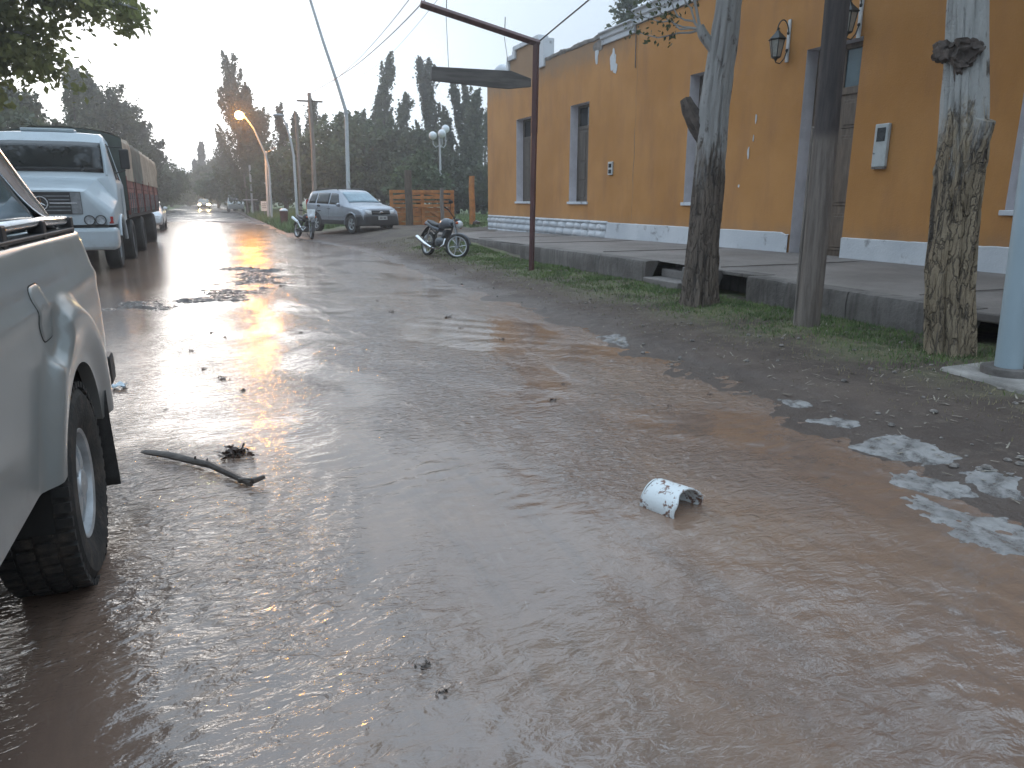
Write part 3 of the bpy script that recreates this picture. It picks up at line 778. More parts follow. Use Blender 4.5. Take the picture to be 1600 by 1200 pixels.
M['bark_far'] = mat('bark_far', (0.07, 0.055, 0.045), .9, .3, 4)
def leaf_mat(name, c1, c2, trans=.35):
    b = NB(name)
    n_ = b.rng(b.noise(1.1, 3, .6, coord='Object'), .35, .65); oi = b.n('ShaderNodeObjectInfo')
    c = b.mix(n_, c1, c2)
    hs = b.n('ShaderNodeHueSaturation'); b.l(c, hs.inputs['Color']); b.val(hs.inputs['Value'], b.math('MULTIPLY_ADD', oi.outputs['Random'], .5, .75))
    b.val(hs.inputs['Hue'], b.math('MULTIPLY_ADD', oi.outputs['Random'], .03, .485))
    b.set(hs.outputs[0], .65)
    tr = b.n('ShaderNodeBsdfTranslucent'); b.l(hs.outputs[0], tr.inputs['Color'])
    mx = b.n('ShaderNodeMixShader'); mx.inputs[0].default_value = trans
    b.l(b.p.outputs[0], mx.inputs[1]); b.l(tr.outputs[0], mx.inputs[2])
    b.l(mx.outputs[0], b.t.nodes['Material Output'].inputs[0])
    return b.m
M['leaf_pop'] = leaf_mat('poplar_leaves', (.060, .074, .042), (.115, .126, .066))
M['leaf_broad'] = leaf_mat('broad_leaves', (.054, .075, .038), (.100, .122, .058))
M['leaf_near'] = leaf_mat('plane_leaves', (.17, .20, .068), (.26, .28, .10), .6)
M['leaf_dark'] = leaf_mat('cypress_leaves', (.022, .030, .018), (.042, .050, .028), .2)
def leaf_obj(name, C, size, m, parent, rs, droop=0.0):
    C = np.asarray(C); N = len(C)
    d1 = rs.normal(size=(N, 3)); d1[:, 2] -= droop; d1 /= np.linalg.norm(d1, axis=1)[:, None]
    d2 = np.cross(d1, rs.normal(size=(N, 3))); d2 /= np.linalg.norm(d2, axis=1)[:, None]
    s = (size * rs.uniform(.6, 1.25, N))[:, None]
    V = np.stack([C - d1 * s * .6, C + d2 * s * .42 - d1 * s * .05, C + d1 * s * .7, C - d2 * s * .42 - d1 * s * .05], 1).reshape(-1, 3)
    F = np.arange(4 * N).reshape(-1, 4)
    o = fast_mesh(name, V, F, m, smooth=False); o.parent = parent
    return o
def trunk(path, rad, m, name, parent, furrow=.10, seg=28, seed=0, sub=8, deep=0.0):
    """trunk with furrowed, lumpy section; path = control points"""
    P = [Vector(p) for p in path]; pts = []; rr = []
    for i in range(len(P) - 1):
        for k in range(sub):
            t = k / sub; pts.append(P[i].lerp(P[i + 1], t)); rr.append(rad[i] + (rad[i + 1] - rad[i]) * t)
    pts.append(P[-1]); rr.append(rad[-1])
    for _ in range(2):
        pts = [pts[0]] + [(pts[i - 1] + pts[i] * 2 + pts[i + 1]) / 4 for i in range(1, len(pts) - 1)] + [pts[-1]]
    mb = MB(); mb.tube(pts, rr, seg)
    for i in range(len(pts)):
        for k in range(seg):
            j = i * seg + k; v = Vector(mb.v[j]); o = v - pts[i]; th = 2 * math.pi * k / seg
            q = Vector((math.cos(th) * 1.6, math.sin(th) * 1.6, pts[i].z * .55 + seed * 7))
            f = mnoise.noise(q) * .8 + .6 * mnoise.noise(Vector((math.cos(th) * 4, math.sin(th) * 4, pts[i].z * .8 + seed))) + .35 * mnoise.noise(Vector((math.cos(th) * 9, math.sin(th) * 9, pts[i].z * 2.2)))
            g_ = 0
            if deep:
                w_ = mnoise.noise(Vector((math.cos(th) * 2.4, math.sin(th) * 2.4, pts[i].z * .9 + seed))) * 1.2
                g_ = -max(0.0, 1 - abs(mnoise.noise(Vector((math.cos(th) * 3.4 + w_ * .3, math.sin(th) * 3.4, pts[i].z * .45 + seed * 3)))) * 7) * deep - max(0.0, 1 - abs(mnoise.noise(Vector((math.cos(th) * 8, math.sin(th) * 8 + w_ * .5, pts[i].z * 1.3 + seed * 5)))) * 5) * deep * .5
            mb.v[j] = tuple(pts[i] + o * (1 + furrow * f + g_))
    return mb.build(name, m, parent, ang=80)
def added_shade_crown(e, c, rx, rz, n, seed, m='leaf_near', size=.13, name='crown'):  # leaf mass above the frame, added to keep sky light off the wall
    rs = np.random.RandomState(seed); cl = []
    K = n // 45
    for _ in range(K):
        v = rs.normal(size=3); v /= np.linalg.norm(v); r_ = rs.uniform(.45, 1.0) ** .5
        cl.append(np.array(c) + v * r_ * np.array([rx, rx, rz]))
    C = np.concatenate([q + rs.normal(size=(45, 3)) * np.array([.34, .34, .22]) for q in cl])
    return leaf_obj(name, C, size, M[m], e, rs, .5)

M['burl'] = mat('dark_burl', (.085, .066, .056), .9, .4, 9, bump=.9, bscale=25)
# tree 1, grey trunk by the steps
t1 = empty('verge_tree', (6.04, 8.06, 0.03), 0, 'grey barked verge tree with a stub, beside the pavement steps', 'tree', 'pollarded verge trees')
trunk([(0, 0, -.1), (0, 0, .25), (0, .0, .9), (.03, 0, 1.6), (.05, .02, 2.5), (.10, -.02, 3.3), (.16, -.05, 4.2), (.2, -.1, 5.2)], [.30, .245, .205, .20, .19, .165, .15, .12], M['bark1'], 'trunk', t1, .15, 72, 1, 18, .16)
trunk([(0, .0, 2.1), (-.11, .17, 2.38), (-.16, .26, 2.54), (-.19, .31, 2.68)], [.11, .115, .10, .07], M['burl'], 'stub', t1, .32, 28, 2, 12, .2)
trunk([(.06, 0, 3.15), (-.10, .14, 3.42), (-.13, .17, 3.52)], [.06, .065, .05], M['bark1'], 'stub', t1, .35, 16, 5)
def twig(a, pts, r0, e, name='twig', m='bark1'):
    mb = MB(); n = len(pts); mb.tube([a] + pts, [r0 * (1 - .8 * i / n) for i in range(n + 1)], 6); return mb.build(name, M[m], e)
rs = np.random.RandomState(5); tl = []
for k, (dx_, dy_, dz_) in enumerate([(-.55, .75, .35), (-.42, .62, .75), (-.30, .40, 1.0), (-.15, .25, 1.15), (-.5, .9, .15), (-.05, .3, .9), (-.35, .85, .55)]):
    a = Vector((-.12, .16, 3.48)); pts = []
    for i in range(1, 8):
        t = i / 7; pts.append(a + Vector((dx_ * t, dy_ * t, dz_ * t - .08 * math.sin(t * 3) + .03 * rs.normal())))
        if t > .35:
            for _ in range(9): tl.append(np.array(pts[-1]) + rs.normal(size=3) * .055)
    twig(a, pts, .016, t1)
leaf_obj('twig_leaves', tl, .055, M['leaf_broad'], t1, rs, .4)
for k in range(5):
    a = 1.3 * k; trunk([(.2, -.1, 4.8 + .06 * k), (.2 + .5 * math.cos(a), -.1 + .5 * math.sin(a), 5.6), (.2 + 1.3 * math.cos(a), -.1 + 1.3 * math.sin(a), 6.8)], [.08, .06, .03], M['bark1'], 'branch', t1, .1, 10, k)
added_shade_crown(t1, (.2, -.1, 7.2), 2.6, 1.5, 6500, 11)  # unseen crown, added to shade the near wall
# tree 2, peeled trunk near the right edge
t2 = empty('verge_tree', (6.08, 4.52, 0.03), 0, 'peeled pale trunk with a dark burl and side stub near the blue pole', 'tree', 'pollarded verge trees')
trunk([(.02, -.10, -.1), (.02, -.06, .2), (.0, -.0, .7), (.0, .02, 1.2), (-.02, .04, 1.8), (-.02, .12, 2.4), (.0, .22, 3.1), (.03, .28, 4.2), (.08, .3, 5.2)], [.22, .20, .205, .195, .185, .165, .155, .14, .11], M['bark2'], 'trunk', t2, .19, 72, 4, 18, .22)
mb = MB(); mb.ball((-.09, .11, 2.62), .125, 40, 30, (1, 1.05, 1.0)); mb.ball((-.10, .10, 2.51), .085, 30, 22, (1, .9, 1.2)); mb.ball((-.13, .25, 2.63), .095, 26, 20)
mb.v = [tuple(Vector(p) + Vector((.05 * mnoise.noise(Vector(p) * 14) + .03 * mnoise.noise(Vector(p) * 34), .05 * mnoise.noise(Vector(p) * 14 + Vector((5, 0, 0))) + .03 * mnoise.noise(Vector(p) * 34 + Vector((9, 0, 0))), .05 * mnoise.noise(Vector(p) * 12) + .03 * mnoise.noise(Vector(p) * 30)))) for p in mb.v]
mb.build('burl', M['burl'], t2)
trunk([(-.02, .0, 1.62), (-.05, -.09, 1.88), (-.06, -.15, 2.06)], [.13, .10, .078], M['bark2'], 'stub', t2, .30, 36, 7, 12, .2)
trunk([(.0, .1, 1.5), (-.04, .22, 1.66), (-.03, .21, 1.78)], [.07, .06, .04], M['bark2'], 'stub', t2, .3, 24, 8, 10, .2)
for k in range(5):
    a = 1.25 * k + .4; trunk([(.08, .3, 4.8 + .06 * k), (.08 + .5 * math.cos(a), .3 + .5 * math.sin(a), 5.5), (.08 + 1.3 * math.cos(a), .3 + 1.3 * math.sin(a), 6.6)], [.08, .06, .03], M['bark2'], 'branch', t2, .1, 10, k)
added_shade_crown(t2, (.1, .3, 6.9), 2.7, 1.5, 6500, 12)  # second unseen crown, added for shade on the right of the wall
# wooden pole between the trees
e = empty('wooden_pole', (6.06, 6.12, .02), 0, 'dark weathered wooden pole between the two near trees', 'pole')
b = NB('pole_wood'); z = b.sep()[2]; n1 = b.noise(5, 6, .65, (4, 4, .35)); n2 = b.noise(30, 5, .6, (4, 4, .3))
c = b.mix(b.rng(n1, .35, .65), (.125, .102, .088), (.22, .185, .16))
c = b.mix(b.rng(b.math('ADD', z, b.math('MULTIPLY', n1, .3)), 2.15, 2.30), c, b.mix(b.rng(n1, .35, .65), (.05, .042, .042), (.085, .07, .066)))
b.set(c, .85, 0, b.bump(n2, .6, .03)); M['polewood'] = b.m
trunk([(0, 0, -.2), (.0, 0, 1.0), (.005, .02, 2.2), (.01, .05, 3.4), (.02, .1, 5.0), (.03, .16, 7.6)], [.128, .125, .121, .118, .112, .10], M['polewood'], 'shaft', e, .035, 26, 3)
mb = MB(); mb.tube([(-.10, .09, .0), (-.10, .10, 1.1), (-.09, .11, 2.16)], .016, 6); mb.tube([(-.085, .02, 2.155), (-.10, .115, 2.165)], .012, 6); mb.build('cable_cover', M['wood_grey'], e)
mb = MB(); mb.b2((-.7, -.05, 7.0), (.7, .05, 7.1)); mb.build('crossarm', M['polewood'], e, smooth=False, bevel=.01)
# pale blue column on a concrete pad
M['bluepole'] = mat('pale_blue_paint', (0.30, 0.37, 0.41), .45, .10, 2, stretch=(1, 1, .3), bump=.04)
e = empty('blue_column', (5.80, 3.70, .06), 0, 'pale blue steel column on a concrete pad at the right edge', 'pole')
mb = MB(); mb.tube([(0, 0, .0), (-.05, .06, 2.2), (-.13, .16, 6.0)], [.098, .092, .08], 24); mb.build('shaft', M['bluepole'], e)
mb = MB(); mb.lathe([(.10, .10), (.19, .10), (.195, .085), (.19, .03), (.10, .02)], 'z', (0, 0, 0), 24); mb.build('collar', M['kerb'], e)
mb = MB()
mb.add([(-.42, -.6, -.1), (.6, -.6, -.1), (.6, .42, -.1), (-.30, .42, -.1), (-.38, -.56, .045), (.58, -.56, .045), (.58, .38, .045), (-.27, .38, .045)], [(3, 2, 1, 0), (4, 5, 6, 7), (0, 1, 5, 4), (1, 2, 6, 5), (2, 3, 7, 6), (3, 0, 4, 7)])
mb.build('concrete_pad', M['concrete'], e, smooth=False, bevel=.02)

# ================================================================== gate and yard posts
M['gatewood'] = mat('orange_gate_wood', (.44, .175, .045), .65, .25, 4, bump=.25, bscale=25, stretch=(1, 1, 1))
GY_ = 32.0
gl, gr = at_y(611, 360, GY_), at_y(706, 360, GY_)
gtop = at_y(640, 297, GY_).z
gz0 = 0.28
e = empty('timber_gate', (gl.x, GY_, gz0), 0, 'orange timber yard gate with crossed braces beside the silver car', 'gate')
GW, GH = gr.x - gl.x + .12, gtop - gz0
def plank(a, c, w_, name='rail', t=.05, y=0.0):
    mb = MB(); a = Vector((a[0], y, a[1])); c = Vector((c[0], y, c[1])); dd = (c - a).normalized(); n_ = Vector((-dd.z, 0, dd.x)) * w_ / 2
    q = [a + n_, a - n_, c - n_, c + n_]
    mb.add([p + Vector((0, -t / 2, 0)) for p in q] + [p + Vector((0, t / 2, 0)) for p in q], [(0, 1, 2, 3), (7, 6, 5, 4), (0, 4, 5, 1), (1, 5, 6, 2), (2, 6, 7, 3), (3, 7, 4, 0)])
    return mb.build(name, M['gatewood'], e, smooth=False, bevel=.006)
for x in (.07, GW * .5, GW - .07): plank((x, .02), (x, GH), .15, 'stile', .07)
for z in (GH - .06, GH * .80, GH * .58): plank((.0, z), (GW, z), .12, 'rail', .05, -.062)
for k in range(4): plank((.14, .14 + k * .20), (GW - .14, .14 + k * .20), .185, 'board', .03, .03)
for a, c in (((.14, GH * .82), (GW * .5 - .07, GH - .12)), ((GW * .5 + .07, GH - .12), (GW - .14, GH * .82)), ((.14, .1), (GW * .5 - .07, GH * .55)), ((GW * .5 + .07, GH * .55), (GW - .14, .1))):
    plank(a, c, .11, 'brace', .04, -.035)
plank((.14, GH * .69), (GW - .14, GH * .69), .09, 'rail', .04, .0)
def post(px, py0, py1, Y, w_, m, label, name='yard_post', cat='post'):
    a = at_y(px, py0, Y); e_ = empty(name, (a.x, Y, float(ground_z(np.array(a.x), np.array(Y)))), 0, label, cat)
    h = a.z - e_.location.z
    trunk([(0, 0, -.2), (.01, 0, h * .3), (-.01, .01, h * .7), (.01, 0, h)], [w_ * 1.05, w_, w_ * .97, w_ * .93], M[m], 'shaft', e_, .10, 12, px)
    return e_
post(637, 266, 360, 31.2, .16, 'wood_dark', 'dark brown timber post standing in front of the orange gate')
post(690, 294, 352, 31.6, .09, 'wood_grey', 'thin grey stake in front of the right half of the gate')
o = post(737, 275, 361, 31.0, .13, 'gatewood', 'orange painted bark post left of the building corner')
mb = MB(); mb.ball((.15, -.05, .08), .22, 10, 6, (1, .8, .6)); mb.v = [tuple(Vector(p) * (1 + .2 * mnoise.noise(Vector(p) * 7))) for p in mb.v]; mb.build('root_mound', M['mud'], o)
# wire fence at the back of the lawn
for k in range(9):
    x = 16.0 + k * 1.3
    e_ = empty('fence_stake', (x, 46, .3), 0, 'thin grey stake of the low wire fence behind the lawn', 'fence stake', 'wire fence stakes behind the lawn')
    mb = MB(); mb.tube([(0, 0, -.2), (.02, 0, .6), (rnd.uniform(-.08, .08), 0, 1.5 + rnd.uniform(-.2, .3))], .045, 7); mb.build('stake', M['wood_grey'], e_)
e_ = empty('wire_fence', (16, 46, .3), 0, 'low wire strands strung behind the green lawn', 'fence')
for z in (.4, .8, 1.15):
    mb = MB(); mb.tube([(-.2, -.05, z), (5, -.05, z - .03), (11, -.05, z)], .008, 5); mb.build('strand', M['wire'], e_)

# ================================================================== lamps and poles up the road
def gz(x, y): return float(ground_z(np.array(float(x)), np.array(float(y))))
def pole_px(name, label, cat, Y, pts, r0, r1, m, part='shaft', group=None):
    P = [at_y(x, y, Y) for x, y in pts]; b0 = Vector((P[0].x, Y, gz(P[0].x, Y) - .05))
    e_ = empty(name, b0, 0, label, cat, group)
    Q = [Vector((0, 0, 0))] + [p - b0 for p in P[1:]]
    mb = MB(); n_ = len(Q); mb.tube(Q, [r0 + (r1 - r0) * i / (n_ - 1) for i in range(n_)], 12); mb.build(part, M[m], e_)
    return e_, Q
LAMP_Y = 52.0
e, Q = pole_px('street_lamp', 'lit sodium street lamp with a bent arm over the road', 'street lamp', LAMP_Y, [(424, 335), (420, 262), (414, 240), (396, 200), (381, 180)], .085, .04, 'galv', group='street lamps along the road')
lp = Q[-1]
mb = MB(); mb.ball((0, 0, 0), .30, 14, 8, (1.25, .6, .45)); mb.v = [(p[0] + lp.x - .22, p[1] + lp.y, p[2] + lp.z + .1) for p in mb.v]; mb.build('lamp_head', M['steel'], e)
M['sodium'] = emit('sodium_glow', (1.0, .36, .03), 480.0)
sl = bpy.data.lights.new('sodium_lamp', 'POINT'); sl.energy = 250; sl.color = (1.0, .45, .08); sl.shadow_soft_size = .22
slo = bpy.data.objects.new('sodium_lamp', sl); slo.parent = e; slo.location = lp + Vector((-.28, -.35, -.12)); COL.objects.link(slo)
mb = MB(); mb.ball((lp.x - .28, lp.y - .05, lp.z - .02), .27, 16, 10, (1.0, .95, .9)); mb.build('lamp_bowl', M['sodium'], e)
e, Q = pole_px('street_lamp', 'unlit grey street lamp with curved top, right of the lit lamp', 'street lamp', 47.0, [(464, 332), (459, 245), (455, 222), (447, 195), (441, 182)], .085, .04, 'galv', group='street lamps along the road')
mb = MB(); mb.ball(Q[-1] + Vector((-.2, 0, .05)), .26, 12, 8, (1.3, .6, .4)); mb.build('lamp_head', M['steel'], e)
e, Q = pole_px('street_lamp', 'tall pale lamp column behind the silver car with a long slanting arm', 'street lamp', 40.0, [(545, 330), (543, 250), (541, 176), (527, 130), (505, 65), (483, -6), (470, -50)], .115, .05, 'galv', group='street lamps along the road')
mb = MB(); mb.ball(Q[-1] + Vector((-.3, 0, .05)), .34, 12, 8, (1.5, .6, .4)); mb.build('lamp_head', M['steel'], e)
mb = MB(); mb.lathe([(.12, -.04), (.15, -.04), (.15, .04), (.12, .04)], 'z', Q[2], 14); mb.build('collar', M['galv'], e)
e, Q = pole_px('utility_pole', 'tall brown timber utility pole left of the pale lamp column', 'utility pole', 50.0, [(492, 325), (489, 230), (483, 145)], .16, .11, 'wood_grey')
mb = MB(); mb.box(Q[-1] + Vector((0, 0, -.5)), (1.6, .1, .1)); mb.build('crossarm', M['wood_dark'], e, smooth=False)
UT = e.location + Q[-1]
pole_px('slim_post', 'slim grey timber post left of the brown utility pole', 'pole', 49.0, [(470, 328), (466, 240), (462, 175)], .10, .08, 'wood_grey')
e, Q = pole_px('slim_post', 'grey post with a small side bracket beside the lit lamp', 'pole', 54.0, [(419, 334), (416, 270), (415, 236)], .09, .08, 'galv')
mb = MB(); mb.tube([Q[-1] + Vector((0, 0, -.15)), Q[-1] + Vector((.7, 0, .25))], .03, 6); mb.build('bracket', M['steel'], e)
e, Q = pole_px('slim_post', 'thin pale post with a short crossbar left of the white sign', 'pole', 70.0, [(395, 333), (390, 258)], .09, .08, 'galv')
mb = MB(); mb.box(Q[0] + Vector((-.1, 0, 1.45)), (1.2, .06, .09)); mb.build('crossbar', M['galv'], e, smooth=False)
pole_px('slim_post', 'thin leaning stake left of the pale crossbar post', 'pole', 72.0, [(388, 332), (381, 272)], .07, .06, 'wood_grey')
# white road sign
a = at_y(413, 322, 60.0)
e = empty('road_sign', (a.x, 60, gz(a.x, 60)), 0, 'small white rectangular road sign at the foot of the lit lamp', 'sign')
mb = MB(); mb.tube([(0, .03, -.1), (0, .03, 1.3)], .035, 8); mb.build('sign_post', M['steel'], e)
mb = MB(); zc = a.z - e.location.z; mb.box((0, 0, zc), (.48, .02, .72)); pan = mb.build('panel', mat('sign_white', (.75, .75, .73), .6, .1, 6), e, smooth=False)
for z in (.16, .02, -.12):
    mb = MB(); mb.box((rnd.uniform(-.03, .03), -.013, zc + z), (.30, .004, .05)); mb.build('mark', M['steel'], pan, smooth=False)
# three globe lamp in the yard
gp_ = at_y(690, 335, 46.0)
e = empty('globe_lamp', (gp_.x, 46, gz(gp_.x, 46)), 0, 'white three-globe lamp post behind the orange gate', 'street lamp')
top = at_y(686, 212, 46.0).z - e.location.z
mb = MB(); mb.tube([(0, 0, -.1), (-.02, 0, top)], [.09, .06], 12); mb.build('shaft', M['galv'], e)
M['globe'] = mat('white_globe', (.66, .68, .70), .25, .06, 3)
for dx_, dy_, dz_ in ((-.42, .1, -.05), (.05, -.3, .06), (.45, .2, .38)):
    mb = MB(); mb.ball((dx_, dy_, top + .05 + dz_), .255, 16, 10); g_ = mb.build('globe', M['globe'], e)
    mb = MB(); mb.tube([(-.02, 0, top - .55), (dx_ * .6, dy_ * .6, top - .7), (dx_, dy_, top - .5), (dx_, dy_, top - .18 + dz_)], .028, 8); mb.build('arm', M['galv'], e)
# overhead wires
def wire(P, label, r_=.011):
    P = [Vector(p) for p in P]; pts = []
    for i in range(len(P) - 1):
        for k in range(8): pts.append(P[i].lerp(P[i + 1], k / 8))
    pts.append(P[-1])
    for _ in range(6): pts = [pts[0]] + [(pts[i - 1] + pts[i] + pts[i + 1]) / 3 for i in range(1, len(pts) - 1)] + [pts[-1]]
    mb = MB(); mb.tube(pts, r_, 5); o = mb.build('overhead_wire', M['wire'])
    return tag(o, label, 'wire', 'overhead wires')
wire([UT + Vector((-.6, 0, -.42)), at_y(553, 107, 34), at_y(656, 14, 20), at_y(1000, -420, 8)], 'overhead wire running down to the tip of the maroon arm', .014)
wire([UT + Vector((.0, 0, -.42)), at_y(556, 99, 34), at_y(640, 3, 20), at_y(900, -400, 8)], 'topmost thin overhead wire left of the maroon arm', .010)
wire([UT + Vector((.6, 0, -.42)), at_y(600, 98, 34), at_y(676, 12, 22), at_y(1000, -430, 9)], 'faint overhead wire crossing behind the maroon arm', .006)
wire([at_y(843, 64, 13.44), at_y(880, 33, 12.6), at_y(925, -4, 11.8), at_y(1000, -70, 10.6)], 'thick wire rising right from the top of the maroon post', .014)

# ================================================================== vehicles
def wheel(e, c, Rr, w, rim, side, style='steel', lug=False, seg=40, rimmat='alloy', name='wheel'):
    """axis along local x; side = +1/-1 gives the outer face"""
    h = w / 2
    t = MB()
    prof = [(rim, -h * .80), (rim + (Rr - rim) * .35, -h * .98), (rim + (Rr - rim) * .75, -h * .97), (Rr * .975, -h * .80), (Rr, -h * .55), (Rr, h * .55), (Rr * .975, h * .80), (rim + (Rr - rim) * .75, h * .97), (rim + (Rr - rim) * .35, h * .98), (rim, h * .80)]
    t.lathe(prof, 'x', (0, 0, 0), seg)
    if lug:
        n = 46
        for k in range(n):
            for j in range(4):
                a = 2 * math.pi * (k + (j % 2) * .5) / n; x = (-.75 + .5 * j) * h * .98
                rot = Matrix.Rotation(a, 3, 'X') @ Matrix.Rotation(R(12 if j % 2 else -12), 3, 'Z')
                p = Vector((x, Rr * math.cos(a) * 1.004, Rr * math.sin(a) * 1.004))
                k_ = .985 if j in (0, 3) else 1.0
                t.box((p.x, p.y * k_, p.z * k_), (w * .20, .022, .034), Matrix.Rotation(a, 3, 'X'))
    ty = t.build(name, M['tyre_mud'] if lug else M['rubber'], e, loc=c, ang=30)
    s = side; o = h * .80 * s
    r_ = MB(); r_.lathe([(rim * 1.01, o), (rim * .985, o * 1.02), (rim * .93, o * .96), (rim * .91, o * .55)], 'x', (0, 0, 0), seg)
    r_.lathe([(rim * .91, -o * .5), (rim * .91, o * .55)], 'x', (0, 0, 0), seg)
    nsp = {'steel': 6, 'five': 5, 'plain': 0}[style]
    if nsp:
        for k in range(nsp):
            a0 = 2 * math.pi * k / nsp + .2; da = math.pi / nsp * (.66 if style == 'steel' else .45)
            V = []
            for rr, wd, dx in ((rim * .22, 1.4, .92), (rim * .5, .85, .90), (rim * .75, .9, .80), (rim * .92, 1.25, .60)):
                for q in (-1, 1):
                    a = a0 + q * da * wd * (rim * .5 / max(rr, rim * .3)) ** .3
                    V.append((o * dx, rr * math.cos(a), rr * math.sin(a)))
            V2 = [(v[0] - .03 * s, v[1], v[2]) for v in V]
            F = []
            for i in range(3):
                F += [(2 * i, 2 * i + 1, 2 * i + 3, 2 * i + 2), (8 + 2 * i, 8 + 2 * i + 2, 8 + 2 * i + 3, 8 + 2 * i + 1), (2 * i, 2 * i + 2, 8 + 2 * i + 2, 8 + 2 * i), (2 * i + 1, 8 + 2 * i + 1, 8 + 2 * i + 3, 2 * i + 3)]
            r_.add(V + V2, F)
    else:
        r_.lathe([(rim * .9, o * .4), (rim * .6, o * .1), (rim * .45, o * .5), (rim * .3, o * .6), (.001, o * .6)], 'x', (0, 0, 0), seg)
    r_.build('rim', M[rimmat], ty, ang=35)
    d_ = MB(); d_.lathe([(rim * .9, o * .2), (.001, o * .2)], 'x', (0, 0, 0), seg); d_.lathe([(rim * .9, -o * .7), (.001, -o * .7)], 'x', (0, 0, 0), 20); d_.build('wheel_backing', M['dark'], ty)  # two plain dark discs closing the rim behind the spokes
    hb = MB(); hb.lathe([(rim * .27, o * .80), (rim * .25, o * .98), (rim * .15, o * 1.05), (.001, o * 1.06)], 'x', (0, 0, 0), 20); hb.build('hub_cap', M[rimmat], ty)
    return ty
bb = NB('muddy_tyre'); nn = bb.noise(9, 6, .7); zz = bb.sep()[2]
cc = bb.mix(bb.math('MULTIPLY', bb.rng(nn, .45, .7), .75), (.020, .019, .018), (.085, .066, .052))
bb.set(cc, .8, 0, bb.bump(bb.noise(60, 4), .3, .02)); M['tyre_mud'] = bb.m

class Loft:
    """car shell from stations (y, zb, zs, zr, wb, ws, wr); local +y is forward"""
    def __init__(self, st, arches=(), dens=.09):
        self.st = sorted(st); ys_ = [s[0] for s in self.st]
        extra = []
        for (ay, ar, az) in arches:
            extra += [ay + ar * math.cos(t) for t in np.linspace(0.02, math.pi - .02, 13)]
        y = ys_[0]
        while y < ys_[-1]: extra.append(y); y += dens
        ally = sorted(set([round(v, 4) for v in ys_ + extra if ys_[0] <= v <= ys_[-1]]))
        self.ys = ally; self.arches = arches
    def at(self, y):
        s = self.st
        for i in range(len(s) - 1):
            if s[i][0] <= y <= s[i + 1][0] + 1e-9:
                t = (y - s[i][0]) / max(1e-9, s[i + 1][0] - s[i][0]); q = [s[i][k] + (s[i + 1][k] - s[i][k]) * t for k in range(7)]; break
        else: q = list(s[-1] if y > s[-1][0] else s[0])
        q[0] = y; zb0 = q[1]
        for (ay, ar, az) in self.arches:
            d_ = abs(y - ay)
            if d_ < ar: q[1] = max(q[1], az + math.sqrt(ar * ar - d_ * d_))
        q.append(zb0); return q
    def ring(self, y):
        y, zb, zs, zr, wb, ws, wr, zb0 = self.at(y)
        zm = max(zb + .02, min(zb + .30 * (zs - zb), zs - .02)); zs = max(zs, zb + .04)
        h = [(0, zb), (wb * .6, zb), (wb + (ws - wb) * min(1, (zb - zb0) / .4), zb), (ws * .995 + .005, zm), (ws, zs - .03), (ws - .012, zs), (wr + .02, zr - .07 if zr - zs > .12 else zr - (zr - zs) * .5), (wr - .03, zr - .015), (wr * .6, zr + .006), (0, zr + .012)]
        return [(x, y, z) for x, z in h] + [(-x, y, z) for x, z in reversed(h[1:-1])]
    def shell(self, name, m, e):
        mb = MB(); n = None
        for y in self.ys:
            r_ = self.ring(y); n = len(r_); mb.v.extend(r_)
        for i in range(len(self.ys) - 1):
            for k in range(n):
                k2 = (k + 1) % n; mb.f.append((i * n + k, (i + 1) * n + k, (i + 1) * n + k2, i * n + k2))
        mb.f.append(tuple(range(n))); L = len(self.ys) - 1; mb.f.append(tuple(reversed(range(L * n, L * n + n))))
        return mb.build(name, m, e, ang=32)
    def side_pt(self, y, t, sgn, off):
        q = self.at(y); zs, zr, ws, wr = q[2], q[3], q[5], q[6]
        a = Vector((ws - .012, y, zs)); c = Vector((wr + .02, y, zr - .07)); p = a.lerp(c, t)
        nrm_ = Vector(((zr - .07 - zs), 0, ws - .012 - wr - .02)).normalized()
        p = p + nrm_ * off; return (p.x * sgn, p.y, p.z)
    def side_glass(self, y0, y1, e, m, sgn, t0=.10, t1=.90, slope0=0, slope1=0, name='side_window'):
        mb = MB()
        mb.grid(lambda u, v: self.side_pt(y0 + (y1 - y0) * u + (slope0 * (1 - u) + slope1 * u) * v, t0 + (t1 - t0) * v, sgn, .007), 8, 5)
        return mb.build(name, m, e, thick=.004)
    def top_glass(self, y0, y1, e, m, k=.93, name='windscreen', off=.008):
        mb = MB()
        def fn(u, v):
            y = y0 + (y1 - y0) * u; q = self.at(y); q2 = self.at(y0 + (y1 - y0) * min(1, u + .05)); q1 = self.at(y0 + (y1 - y0) * max(0, u - .05))
            dy, dz = q2[0] - q1[0], q2[3] - q1[3]; n_ = Vector((0, -dz, dy)).normalized(); n_ = n_ if n_.z > 0 else -n_
            x = (2 * v - 1) * q[6] * k; z = q[3] + .010 - .02 * max(0, abs(2 * v - 1) - .6) / .4
            p = Vector((x, y, z)) + n_ * off; return p
        mb.grid(fn, 6, 11); return mb.build(name, m, e, thick=.004)

